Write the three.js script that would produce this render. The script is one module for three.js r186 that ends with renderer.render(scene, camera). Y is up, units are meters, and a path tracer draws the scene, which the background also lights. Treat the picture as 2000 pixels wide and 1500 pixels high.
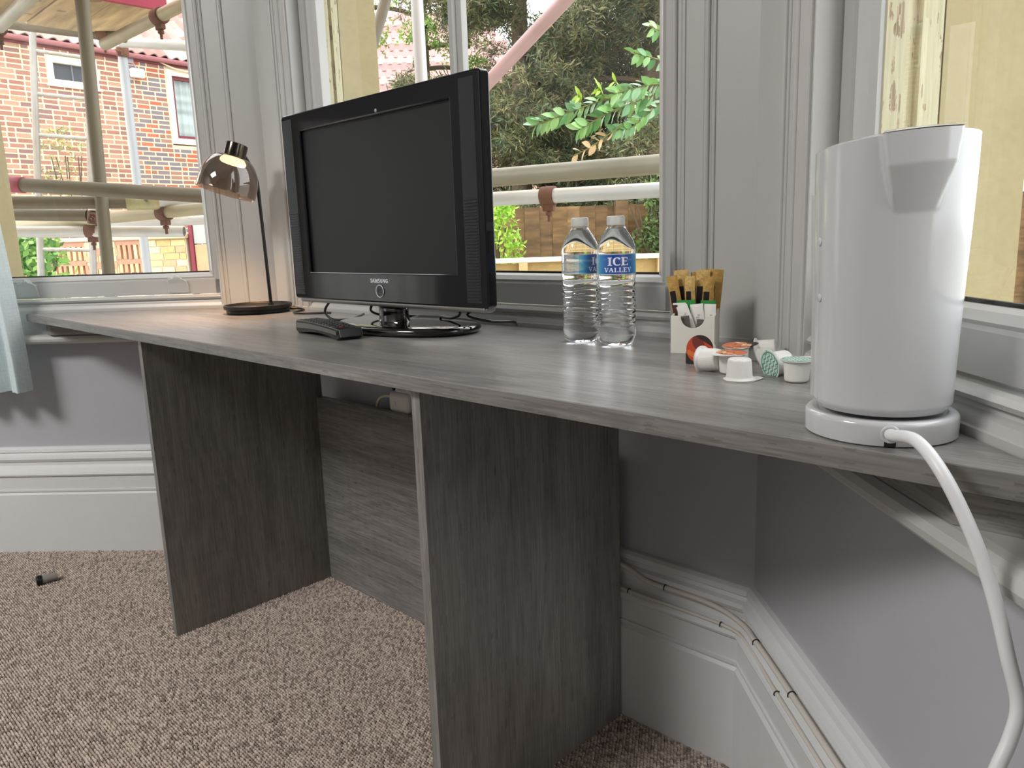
import * as THREE from 'three';
import { RoundedBoxGeometry } from 'three/addons/geometries/RoundedBoxGeometry.js';
import { mergeGeometries } from 'three/addons/utils/BufferGeometryUtils.js';
import { FontLoader } from 'three/addons/loaders/FontLoader.js';
import { TextGeometry } from 'three/addons/geometries/TextGeometry.js';
import { RectAreaLightUniformsLib } from 'three/addons/lights/RectAreaLightUniformsLib.js';

// ---------------------------------------------------------------- camera, sky, lights, exposure
const V3 = THREE.Vector3, R = THREE.MathUtils.degToRad;
const scene = new THREE.Scene();
const camera = new THREE.PerspectiveCamera(52.68, 2000 / 1500, 0.05, 200);
camera.position.set(0, 0.92, 0);
camera.rotation.order = 'YXZ';
camera.rotation.set(R(-10.89), R(-1.145), R(-1.967));
const renderer = new THREE.WebGLRenderer({ antialias: true });
renderer.toneMapping = THREE.LinearToneMapping;
renderer.toneMappingExposure = 1.0;
renderer.shadowMap.enabled = true;
RectAreaLightUniformsLib.init();
scene.background = new THREE.Color(0.95, 0.975, 1.0);      // even overcast sky
scene.backgroundIntensity = 4.0;
const CEILING_LAMP = { at: [-2.3, 2.66, -0.05], size: 0.85, power: 38, colour: 0xfbf9f7 };
const DESK_LAMP = { power: 0.95, colour: 0xffc48a };
{
  const l = new THREE.RectAreaLight(CEILING_LAMP.colour, CEILING_LAMP.power, CEILING_LAMP.size, CEILING_LAMP.size);
  l.position.set(...CEILING_LAMP.at); l.lookAt(CEILING_LAMP.at[0], 0, CEILING_LAMP.at[2] - 0.0001);
  scene.add(l);
}

// ---------------------------------------------------------------- helpers
function rng(seed) { let a = seed >>> 0; return () => { a = (a + 0x6D2B79F5) | 0; let t = Math.imul(a ^ (a >>> 15), 1 | a); t = (t + Math.imul(t ^ (t >>> 7), 61 | t)) ^ t; return ((t ^ (t >>> 14)) >>> 0) / 4294967296; }; }
const lerp = (a, b, t) => a + (b - a) * t, clamp = THREE.MathUtils.clamp, smooth = THREE.MathUtils.smoothstep;
const used = {};
function numbered(n) { if (!(n in used)) { used[n] = 0; return n; } used[n]++; return n + '_' + String(used[n]).padStart(3, '0'); }
const baseOf = new WeakMap();
function tag(o, label, category, group) { o.userData.label = label; o.userData.category = category; if (group) o.userData.group = group; return o; }
// the three walls of the bay: u runs along the wall (left to right seen from inside), h is height, n points into the room
function frame(ux, uz) { const U = new V3(ux, 0, uz).normalize(), N = new V3().crossVectors(U, new V3(0, 1, 0)); const q = new THREE.Quaternion().setFromRotationMatrix(new THREE.Matrix4().makeBasis(U, new V3(0, 1, 0), N)); return { U, N, q, p: (u, h, n) => new V3(U.x * u + N.x * n, h, U.z * u + N.z * n) }; }
const WORLD = { q: new THREE.Quaternion(), p: (x, y, z) => new V3(x, y, z) };
const L = frame(Math.cos(R(-4.2)), -Math.sin(R(-4.2))), M = frame(Math.cos(R(45.7)), Math.sin(R(45.7))), RW = frame(0, 1);
function group(name, F, base, parent = scene) { const g = new THREE.Group(); g.name = numbered(name); g.position.copy(F.p(...base)); g.quaternion.copy(F.q); baseOf.set(g, base); parent.add(g); return g; }
function thing(name, label, category, F, base, grp) { const g = group(name, F, base); return tag(g, label, category, grp); }
function struct(name, F = WORLD, base = [0, 0, 0]) { const g = group(name, F, base); g.userData.kind = 'structure'; return g; }
// geometry is written in the frame's own coordinates and moved to the base of its thing; a sub-part keeps the base of the part's thing
function part(name, geo, mat, parent, local = false) {
  const g = Array.isArray(geo) ? merge(geo) : geo, b = baseOf.get(parent);
  if (b && !local) g.translate(-b[0], -b[1], -b[2]);
  const m = new THREE.Mesh(g, mat); m.name = name; m.castShadow = m.receiveShadow = true; parent.add(m);
  if (b) baseOf.set(m, local ? [0, 0, 0] : b);
  return m;
}
function single(name, geo, mat, label, category, grp, F = WORLD, base = [0, 0, 0]) {      // a thing that is one mesh
  const g = Array.isArray(geo) ? merge(geo) : geo; g.translate(-base[0], -base[1], -base[2]);
  const m = new THREE.Mesh(g, mat); m.name = numbered(name); m.castShadow = m.receiveShadow = true; m.position.copy(F.p(...base)); m.quaternion.copy(F.q); scene.add(m);
  return tag(m, label, category, grp);
}
function merge(list) {
  const l = list.map((g) => { const x = g.index ? g.toNonIndexed() : g.clone(); for (const k of Object.keys(x.attributes)) if (!['position', 'normal', 'uv'].includes(k)) x.deleteAttribute(k); if (!x.attributes.uv) x.setAttribute('uv', new THREE.BufferAttribute(new Float32Array(x.attributes.position.count * 2), 2)); if (!x.attributes.normal) x.computeVertexNormals(); x.morphAttributes = {}; x.clearGroups(); return x; });
  return l.length === 1 ? l[0] : mergeGeometries(l);
}
// uv in metres; `grain` is the axis (0, 1, 2) that u follows
function metres(geo, grain = 0, du = 0, dv = 0) {
  const g = geo.index ? geo.toNonIndexed() : geo, p = g.attributes.position, n = g.attributes.normal, uv = new Float32Array(p.count * 2);
  for (let i = 0; i < p.count; i += 3) {
    const a = [0, 0, 0]; for (let k = 0; k < 3; k++) { a[0] += Math.abs(n.getX(i + k)); a[1] += Math.abs(n.getY(i + k)); a[2] += Math.abs(n.getZ(i + k)); }
    const ax = a.indexOf(Math.max(...a)); let iu = grain, iv; if (ax === grain) { iu = (grain + 1) % 3; iv = (grain + 2) % 3; } else iv = 3 - ax - grain;
    for (let k = 0; k < 3; k++) { const c = [p.getX(i + k), p.getY(i + k), p.getZ(i + k)]; uv[(i + k) * 2] = c[iu] + du; uv[(i + k) * 2 + 1] = c[iv] + dv; }
  }
  g.setAttribute('uv', new THREE.BufferAttribute(uv, 2)); return g;
}
const box = (x0, x1, y0, y1, z0, z1, r = 0) => { const w = Math.abs(x1 - x0), h = Math.abs(y1 - y0), d = Math.abs(z1 - z0); const g = r ? new RoundedBoxGeometry(w, h, d, 2, Math.min(r, w / 2.01, h / 2.01, d / 2.01)) : new THREE.BoxGeometry(w, h, d); return g.translate((x0 + x1) / 2, (y0 + y1) / 2, (z0 + z1) / 2); };
const tube = (pts, r, seg = 48, rad = 10) => new THREE.TubeGeometry(new THREE.CatmullRomCurve3(pts.map((p) => new V3(...p))), seg, r, rad, false);
function rod(a, b, r, rad = 14, r2 = r) { const A = new V3(...a), B = new V3(...b), d = B.clone().sub(A), g = new THREE.CylinderGeometry(r2, r, d.length(), rad, 1); g.applyQuaternion(new THREE.Quaternion().setFromUnitVectors(new V3(0, 1, 0), d.clone().normalize())); return g.translate((A.x + B.x) / 2, (A.y + B.y) / 2, (A.z + B.z) / 2); }
const lathe = (pts, seg = 48) => new THREE.LatheGeometry(pts.map((p) => new THREE.Vector2(p[0], p[1])), seg);
const poly = (pts) => { const s = new THREE.Shape(); pts.forEach((p, i) => (i ? s.lineTo(p[0], p[1]) : s.moveTo(p[0], p[1]))); s.closePath(); return s; };
// a profile in (n, h) swept along u, and a profile in (u, n) swept along h
const alongU = (prof, u0, u1) => metres(new THREE.ExtrudeGeometry(poly(prof), { depth: u1 - u0, bevelEnabled: false }).applyMatrix4(new THREE.Matrix4().makeBasis(new V3(0, 0, 1), new V3(0, 1, 0), new V3(-1, 0, 0))).translate(u0, 0, 0), 0);
function fixAlongU(prof, u0, u1) { const g = new THREE.ExtrudeGeometry(poly(prof.map(([n, h]) => [-n, h])), { depth: u1 - u0, bevelEnabled: false }); g.rotateY(Math.PI / 2); g.translate(u0, 0, 0); return metres(g.toNonIndexed(), 0); }
function alongH(prof, h0, h1) { const g = new THREE.ExtrudeGeometry(poly(prof.map(([u, n]) => [u, -n])), { depth: h1 - h0, bevelEnabled: false }); g.rotateX(-Math.PI / 2); g.translate(0, h0, 0); return metres(g.toNonIndexed(), 1); }
// a profile (offset into the room, height) swept along one stretch of the wall line with mitred ends
const wallLine = (() => { const lL = -2.228, lM = -1.13, lR = -0.415;
  const meet = (A, a, B, b) => { const d = A.N.x * B.N.z - A.N.z * B.N.x; return [(a * B.N.z - A.N.z * b) / d, (A.N.x * b - a * B.N.x) / d]; };
  return (o) => { const s = L.p(-3.1, 0, lL + o), c1 = meet(L, lL + o, M, lM + o), c2 = meet(M, lM + o, RW, lR + o); return [[s.x, s.z], c1, c2, [-(lR + o), 2.35]]; }; })();
function sweepWall(prof, k) {
  const pos = [], quad = (a, b, c, d) => pos.push(...a, ...b, ...c, ...a, ...c, ...d), n = prof.length;
  const end = (i, e) => { const l = wallLine(prof[i][0])[k + e]; return [l[0], prof[i][1], l[1]]; };
  for (let i = 0; i < n; i++) { const j = (i + 1) % n; quad(end(i, 0), end(i, 1), end(j, 1), end(j, 0)); }
  const tri = THREE.ShapeUtils.triangulateShape(prof.map((p) => new THREE.Vector2(...p)), []);
  for (const e of [0, 1]) for (const t of tri) pos.push(...end(t[0], e), ...end(t[e ? 1 : 2], e), ...end(t[e ? 2 : 1], e));
  const g = new THREE.BufferGeometry(); g.setAttribute('position', new THREE.Float32BufferAttribute(pos, 3)); g.computeVertexNormals(); return metres(g, 0);
}
// textures
function noiseField(w, h, cx, cy, seed) {                           // one octave of value noise that repeats
  const r = rng(seed), g = Array.from({ length: cx * cy }, () => r()), f = new Float32Array(w * h);
  for (let y = 0; y < h; y++) for (let x = 0; x < w; x++) { const X = x / w * cx, Y = y / h * cy, i = X | 0, j = Y | 0; let a = X - i, b = Y - j; a = a * a * (3 - 2 * a); b = b * b * (3 - 2 * b); const q = (m, k) => g[((k % cy) * cx) + (m % cx)]; f[y * w + x] = lerp(lerp(q(i, j), q(i + 1, j), a), lerp(q(i, j + 1), q(i + 1, j + 1), a), b); }
  return f;
}
function fbm(w, h, cx, cy, oct, seed, gain = 0.55) { const f = new Float32Array(w * h); let amp = 1, sum = 0; for (let o = 0; o < oct; o++) { const n = noiseField(w, h, Math.min(cx << o, w), Math.min(cy << o, h), seed + o * 17); for (let i = 0; i < f.length; i++) f[i] += n[i] * amp; sum += amp; amp *= gain; } for (let i = 0; i < f.length; i++) f[i] /= sum; return f; }
function texture(w, h, fn, size, srgb = true) {                      // size: metres that one repeat covers
  const d = new Uint8Array(w * h * 4); for (let i = 0; i < w * h; i++) { const c = fn(i % w, (i / w) | 0, i); d[i * 4] = clamp(c[0], 0, 255); d[i * 4 + 1] = clamp(c[1], 0, 255); d[i * 4 + 2] = clamp(c[2], 0, 255); d[i * 4 + 3] = 255; }
  const t = new THREE.DataTexture(d, w, h); t.wrapS = t.wrapT = THREE.RepeatWrapping; t.magFilter = THREE.LinearFilter; t.minFilter = THREE.LinearMipmapLinearFilter; t.generateMipmaps = true; if (srgb) t.colorSpace = THREE.SRGBColorSpace; t.repeat.set(1 / size[0], 1 / size[1]); t.needsUpdate = true; return t;
}
const std = (o) => new THREE.MeshPhysicalMaterial(o);
const plain = (color, roughness = 0.6, more = {}) => std({ color, roughness, ...more });
const greys = {};                                                    // shared grey grain; each material tints it with its own colour
function grain(amount, seed) { const k = amount + '/' + seed % 3; if (!greys[k]) { const w = 512, a = fbm(w, w, 6, 6, 6, 900 + seed % 3), b = fbm(w, w, 60, 60, 2, 950 + seed % 3); greys[k] = texture(w, w, (x, y, i) => { const v = 255 / (1 + amount * 0.6) * (1 + amount * ((a[i] - 0.5) * 1.4 + (b[i] - 0.5) * 0.5)); return [v, v, v]; }, [1, 1], false); } return greys[k]; }
function noisy(base, amount, size, rough, seed, more = {}, bump = 0) {   // a painted or plastered surface: a colour with a fine unevenness of its own
  const q = [0.04, 0.15, 0.3, 0.55].reduce((p, c) => (Math.abs(c - amount) < Math.abs(p - amount) ? c : p)), map = grain(q, seed).clone(); map.repeat.set(1 / size, 1 / size); map.offset.set((seed * 0.37) % 1, (seed * 0.61) % 1); map.needsUpdate = true;
  const o = { map, color: new THREE.Color(base).multiplyScalar(1 + q * 0.6), roughness: rough, ...more };
  if (bump) { const bm = grain(0.55, seed).clone(); bm.repeat.set(1 / size, 1 / size); bm.offset.copy(map.offset); bm.needsUpdate = true; o.bumpMap = bm; o.bumpScale = bump; } return std(o);
}
// grey-brown oak laminate: long fine pores and a few broad figures along the grain
function woodMaterial(seed, rough, tint = 1) {
  const w = 1024, h = 512, broad = fbm(w, h, 2, 10, 4, seed), fine = noiseField(w, h, 24, 256, seed + 31), pore = noiseField(w, h, 40, 400, seed + 47), warp = fbm(w, h, 3, 4, 3, seed + 77);
  const f = (x, y, i) => { const ring = Math.sin((y / h * 2 + warp[i] * 0.9) * 46) * 0.5 + 0.5; return 0.46 * broad[i] + 0.2 * fine[i] + 0.16 * pore[i] + 0.12 * ring * warp[i]; };
  const map = texture(w, h, (x, y, i) => { const v = 0.68 + 0.85 * (f(x, y, i) - 0.18) - (pore[i] > 0.8 ? 0.16 : 0); return [119 * v * tint, 116.5 * v * tint, 113.5 * v * tint]; }, [1.3, 0.55]);
  const bump = texture(w, h, (x, y, i) => { const v = 255 * (0.5 * fine[i] + 0.5 * pore[i]); return [v, v, v]; }, [1.3, 0.55], false);
  return std({ map, roughness: rough, bumpMap: bump, bumpScale: 0.00015, specularIntensity: 1, ior: 1.62 });
}
const wood = woodMaterial(11, 0.3, 1.24);
const gloss = noisy(0xb8b8b5, 0.03, 0.5, 0.33, 3, {}, 0.0003), glossWhite = noisy(0xdcdddd, 0.03, 0.5, 0.4, 4, {}, 0.0003);
const wallPaint = noisy(0xb4b4ba, 0.03, 0.6, 0.8, 5, {}, 0.0003);
const roomPaint = noisy(0x9e9c9a, 0.02, 0.9, 0.85, 6), ceilingPaint = noisy(0xe6e4e0, 0.02, 0.9, 0.9, 7);
const stucco = noisy(0xa99d78, 0.13, 0.45, 0.9, 8, {}, 0.0012);
const glass = std({ color: 0xffffff, roughness: 0, transmission: 1, thickness: 0, ior: 1.5 });
// old cream paint with chips that show grey wood
const flaky = (() => { const w = 512, h = 256, a = fbm(w, h, 14, 10, 5, 91), b = fbm(w, h, 6, 30, 3, 97), c = noiseField(w, h, 20, 80, 99);
  const chip = (i) => a[i] * 0.72 + b[i] * 0.28 > 0.635;
  return std({ roughness: 0.85, map: texture(w, h, (x, y, i) => chip(i) ? [118 + 74 * c[i], 106 + 66 * c[i], 82 + 58 * c[i]] : [204 - 30 * b[i], 199 - 30 * b[i], 170 - 34 * b[i]], [0.3, 0.07]), bumpMap: texture(w, h, (x, y, i) => { const v = chip(i) ? 90 : 200; return [v, v, v]; }, [0.3, 0.07], false), bumpScale: 0.0006 }); })();
const white = plain(0xc6c7c9, 0.14, { clearcoat: 0.4, clearcoatRoughness: 0.08 }), whiteSoft = plain(0xe6e4dd, 0.4), black = plain(0x0b0b0c, 0.35), blackGloss = plain(0x08080a, 0.08, { clearcoat: 0.6, clearcoatRoughness: 0.03 }), blackSoft = plain(0x101010, 0.6), chrome = plain(0x8f8c88, 0.16, { metalness: 1 });

// ---------------------------------------------------------------- floor with its loop-pile carpet
const floor = struct('floor');
const carpetBase = noisy(0x7d736a, 0.25, 0.25, 0.95, 21, {}, 0.002);
part('floor_slab', metres(box(-3.7, 0.9, -0.2, 0, -2.6, 2.6)), carpetBase, floor);
{
  const r = rng(5), blob = new THREE.IcosahedronGeometry(1, 1); blob.scale(0.0040, 0.0042, 0.0024);
  const spots = []; const U = M.U, N = M.N, pitchU = 0.0068, pitchN = 0.0054;
  for (let a = -420; a < 420; a++) for (let b = -260; b < 260; b++) {
    const u = a * pitchU + (b % 2 ? pitchU / 2 : 0) - 1.1, n = b * pitchN - 0.6, x = U.x * u + N.x * n, z = U.z * u + N.z * n;
    if (x < -1.85 || x > 0.375 || z > -1.02 || z < -2.33) continue;
    if (N.x * x + N.z * z < -1.096 || L.N.x * x + L.N.z * z < -2.192) continue;
    spots.push([x, z]);
  }
  const loops = new THREE.InstancedMesh(blob, plain(0xffffff, 0.95), spots.length), m4 = new THREE.Matrix4(), q = new THREE.Quaternion(), up = new V3(0, 1, 0), c = new THREE.Color();
  const ang = -Math.atan2(U.z, U.x), tones = [0xbfb0a4, 0xac9c91, 0xccbeb2, 0x8f8177, 0xbaaba0];
  spots.forEach(([x, z], i) => { q.setFromAxisAngle(up, ang + (r() - 0.5) * 0.5); const s = 0.85 + 0.35 * r(); m4.compose(new V3(x + (r() - 0.5) * 0.001, 0.0012 + r() * 0.0012, z + (r() - 0.5) * 0.001), q, new V3(s, s * (0.85 + 0.4 * r()), s)); loops.setMatrixAt(i, m4); loops.setColorAt(i, c.setHex(tones[(r() * 5) | 0])); });
  loops.name = 'carpet_loops'; loops.userData.kind = 'stuff'; loops.castShadow = loops.receiveShadow = true; floor.add(loops);
}
// ---------------------------------------------------------------- walls, baseboards, sill
const SIDES = ['left', 'middle', 'right'];
for (let k = 0; k < 3; k++) {
  const w = struct('wall_' + SIDES[k]);
  part('dado', sweepWall([[-0.22, 0], [0, 0], [0, 0.66], [-0.22, 0.66]], k), wallPaint, w);
  part('upper_wall', sweepWall([[-0.22, 2.36], [0.015, 2.36], [0.015, 2.8], [-0.22, 2.8]], k), roomPaint, w);
  const s = struct('trim_' + (k + 1));
  part('window_sill', sweepWall([[-0.16, 0.652], [0.05, 0.652], [0.06, 0.655], [0.066, 0.661], [0.067, 0.668], [0.063, 0.675], [0.055, 0.679], [0.045, 0.68], [-0.16, 0.68]], k), gloss, s);
  const b = struct('baseboard_' + SIDES[k]);
  part('plinth', sweepWall([[0, 0], [0.035, 0], [0.035, 0.188], [0.030, 0.193], [0.033, 0.198], [0.033, 0.203], [0, 0.203]], k), glossWhite, b);
  part('middle_band', sweepWall([[0, 0.203], [0.030, 0.203], [0.030, 0.243], [0.026, 0.246], [0, 0.246]], k), glossWhite, b);
  part('top_moulding', sweepWall([[0, 0.246], [0.034, 0.246], [0.036, 0.251], [0.034, 0.256], [0.027, 0.262], [0.020, 0.268], [0.016, 0.276], [0.015, 0.286], [0.020, 0.290], [0.024, 0.297], [0.022, 0.304], [0.015, 0.308], [0.012, 0.314], [0.016, 0.318], [0.014, 0.326], [0.008, 0.331], [0, 0.332]], k), glossWhite, b);
}
// the rest of the room, seen only in reflections
{
  const b = struct('wall_back'); part('plaster', metres(box(-3.6, 0.7, 0, 2.8, 2.35, 2.5)), roomPaint, b);
  const l = struct('wall_side'); for (const [y0, y1, z0, z1] of [[0, 0.4, -2.6, 2.5], [1.5, 2.8, -2.6, 2.5], [0.4, 1.5, -2.6, -2.36], [0.4, 1.5, -1.72, 2.5]]) part('plaster', metres(box(-3.4, -3.15, y0, y1, z0, z1)), roomPaint, l);
  const v = struct('window_4'); for (const z of [-2.36, -1.76]) part('sash_stile', metres(box(-3.3, -3.24, 0.4, 1.5, z, z + 0.04)), gloss, v); for (const y of [0.4, 1.45]) part('sash_rail', metres(box(-3.3, -3.24, y, y + 0.05, -2.36, -1.72)), gloss, v); part('pane', new THREE.PlaneGeometry(0.6, 1.08).rotateY(Math.PI / 2).translate(-3.27, 0.95, -2.04), glass, v); { const g = new THREE.PlaneGeometry(0.7, 1.2, 120, 1), p = g.attributes.position; for (let i = 0; i < p.count; i++) p.setZ(i, 0.012 * Math.sin(p.getX(i) * 60)); g.computeVertexNormals(); part('net_curtain', metres(g.rotateY(Math.PI / 2).translate(-3.12, 0.96, -2.03).toNonIndexed(), 1), std({ color: 0xf2f2ee, roughness: 0.95, transmission: 0.5, thickness: 0 }), v); }
  const c = struct('ceiling'); part('plaster', metres(box(-3.7, 0.75, 2.75, 2.95, -2.75, 2.5)), ceilingPaint, c);
}
// ---------------------------------------------------------------- windows
const frames = [[L, -2.213], [M, -1.115], [RW, -0.40]];
// a board with raised beads, as a profile in (u, n); beads: [u, half width, rise]
function beaded(u0, u1, n0, beads, back = 0.05) {
  const p = [[u0, n0 - back], [u0, n0]];
  for (const [u, w, h] of beads) { p.push([u - w - 0.002, n0], [u - w, n0 - 0.0008]); for (let i = 0; i <= 6; i++) { const a = Math.PI * (1 - i / 6); p.push([u + Math.cos(a) * w, n0 + Math.sin(a) * h * 0.6]); } p.push([u + w, n0 - 0.0008], [u + w + 0.002, n0]); }
  p.push([u1, n0], [u1, n0 - back]); return p;
}
const TOP = 2.34;
function makeWindow(num, F, n0, uL, uR, glassL, glassR, casings, mullions, sillFrom, sillTo) {
  const w = struct('window_' + num, F, [uL, 0.68, n0]);
  for (const [u0, u1, beads, lift] of casings) part('casing', alongH(beaded(u0, u1, n0 + (lift || 0), beads, 0.07), 0.735, 2.36), gloss, w);
  // frame foot: beads stepping down to the desk
  part('frame_foot', fixAlongU([[n0 - 0.11, 0.68], [n0 + 0.002, 0.68], [n0 + 0.002, 0.7475], [n0 + 0.0, 0.749], [n0 - 0.003, 0.757], [n0 - 0.011, 0.761], [n0 - 0.013, 0.766], [n0 - 0.006, 0.768], [n0 - 0.003, 0.773], [n0 - 0.007, 0.778], [n0 - 0.016, 0.7795], [n0 - 0.028, 0.776], [n0 - 0.11, 0.775]], sillFrom, sillTo), gloss, w);
  part('frame_head', metres(box(sillFrom, sillTo, 2.3, 2.37, n0 - 0.11, n0 - 0.02)), gloss, w);
  // frame jambs behind the casings
  part('frame_jamb', metres(box(uL - 0.05, uL - 0.004, 0.76, 2.36, n0 - 0.1, n0 - 0.03), 1), gloss, w);
  part('frame_jamb', metres(box(uR + 0.004, uR + 0.05, 0.76, 2.36, n0 - 0.1, n0 - 0.03), 1), gloss, w);
  // sash
  const f = n0 - 0.033, gl = n0 - 0.056;
  const stile = (ua, ub, s) => { const a = ua, b = ub, t = b - a; return s > 0 ? [[a, f - 0.045], [a, f], [a + t * 0.52, f], [a + t * 0.58, f - 0.004], [a + t * 0.66, f - 0.002], [a + t * 0.74, f - 0.008], [a + t * 0.84, f - 0.014], [b, f - 0.02], [b, f - 0.045]] : [[b, f - 0.045], [a, f - 0.045], [a, f - 0.02], [a + t * 0.16, f - 0.014], [a + t * 0.26, f - 0.008], [a + t * 0.34, f - 0.002], [a + t * 0.42, f - 0.004], [a + t * 0.48, f], [b, f]]; };
  part('sash_stile', alongH(stile(uL, glassL, 1), 0.781, 2.3), gloss, w);
  part('sash_stile', alongH(stile(glassR, uR, -1), 0.781, 2.3), gloss, w);
  const rail = (h0, h1) => [[f - 0.045, h0], [f, h0], [f, h1 - 0.02], [f - 0.004, h1 - 0.016], [f - 0.002, h1 - 0.012], [f - 0.012, h1 - 0.004], [f - 0.02, h1], [f - 0.045, h1]];
  part('sash_rail', fixAlongU(rail(0.781, 0.842), uL + 0.001, uR - 0.001), gloss, w);
  part('sash_rail', metres(box(uL, uR, 2.24, 2.3, f - 0.045, f)), gloss, w);
  for (const u of mullions) part('glazing_bar', alongH([[u - 0.017, gl - 0.012], [u - 0.017, gl + 0.004], [u - 0.012, gl + 0.010], [u - 0.008, gl + 0.010], [u - 0.006, gl + 0.02], [u + 0.006, gl + 0.02], [u + 0.008, gl + 0.010], [u + 0.012, gl + 0.010], [u + 0.017, gl + 0.004], [u + 0.017, gl - 0.012]], 0.842, 2.24), gloss, w);
  const cuts = [glassL, ...mullions.flatMap((u) => [u - 0.01, u + 0.01]), glassR];
  for (let i = 0; i < cuts.length; i += 2) { const g = new THREE.PlaneGeometry(cuts[i + 1] - cuts[i] + 0.006, 1.41); g.translate((cuts[i] + cuts[i + 1]) / 2, 0.838 + 0.705, gl); part('pane', g, glass, w); }
  // dark putty line where the pane meets the rail outside
  part('putty_line', metres(box(glassL, glassR, 0.842, 0.846, gl - 0.006, gl - 0.001)), plain(0x2c2b27, 0.8), w);
  return w;
}
const BW = 0.006, BH = 0.006;
const w1 = makeWindow(1, L, -2.213, -1.72, -0.955, -1.672, -1.003, [[-0.953, -0.779, [[-0.943, 0.005, 0.006], [-0.930, 0.0035, 0.004], [-0.876, BW, BH]]], [-1.86, -1.722, [[-1.74, BW, BH]]]], [], -1.86, -0.80);
const w2 = makeWindow(2, M, -1.115, -1.844, -0.722, -1.796, -0.777, [[-2.018, -1.846, [[-1.930, BW, BH], [-1.915, 0.004, 0.003], [-1.893, 0.008, 0.004], [-1.857, 0.0055, 0.006]]], [-0.720, -0.5625, [[-0.7125, 0.004, 0.007], [-0.697, 0.003, 0.002], [-0.655, 0.0045, 0.006], [-0.643, 0.003, 0.003]]]], [-1.277], -2.0, -0.57);
const w3 = makeWindow(3, RW, -0.40, -0.985, -0.14, -0.935, -0.19, [[-1.186, -0.988, [[-1.083, 0.005, 0.006], [-1.070, 0.004, 0.003], [-1.046, 0.007, 0.004], [-1.000, 0.006, 0.007]]], [-0.136, 0.5, [[-0.12, BW, BH]]]], [], -1.18, 0.5);
// clear plastic sash lifts on the rail of the left window
const clear = std({ color: 0xf4f6f6, roughness: 0.12, transmission: 0.75, thickness: 0, ior: 1.45 });
for (const u of [-1.546, -1.09]) {
  const s = new THREE.Shape(); s.moveTo(-0.03, -0.028); s.lineTo(-0.03, 0.004); s.quadraticCurveTo(-0.028, 0.014, -0.012, 0.012); s.quadraticCurveTo(0.0, 0.024, 0.008, 0.016); s.quadraticCurveTo(0.014, 0.006, 0.026, 0.003); s.lineTo(0.03, -0.028); s.closePath();
  const plate = new THREE.ExtrudeGeometry(s, { depth: 0.004, bevelSize: 0.0015, bevelThickness: 0.0015, bevelSegments: 2 }).translate(u, 0.815, -2.246);
  const l = part('sash_lift', plate, clear, w1); l.userData.label = 'clear plastic sash lift';
  part('lift_rim', tube([[u - 0.03, 0.817, -2.238], [u - 0.024, 0.828, -2.234], [u - 0.008, 0.829, -2.230], [u, 0.838, -2.230], [u + 0.009, 0.829, -2.232], [u + 0.024, 0.821, -2.236], [u + 0.03, 0.802, -2.240]], 0.0022, 30, 8), clear, l);
}
// painted outer frames, bare and flaking, against the masonry
for (const [w, F, u, n0, n1, g0, g1] of [[w2, M, -1.80, -1.174, -1.236, -1.205, -1.212], [w3, RW, -0.932, -0.459, -0.526, -0.486, -0.497]]) {
  part('outer_frame', [metres(alongH([[u - 0.05, n0], [u, n0], [u + 0.002, g0], [u - 0.008, g0 - 0.002], [u - 0.008, g1], [u + 0.001, g1 - 0.003], [u - 0.002, n1], [u - 0.05, n1]], 0.78, 2.5), 1)], flaky, w);
}
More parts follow.
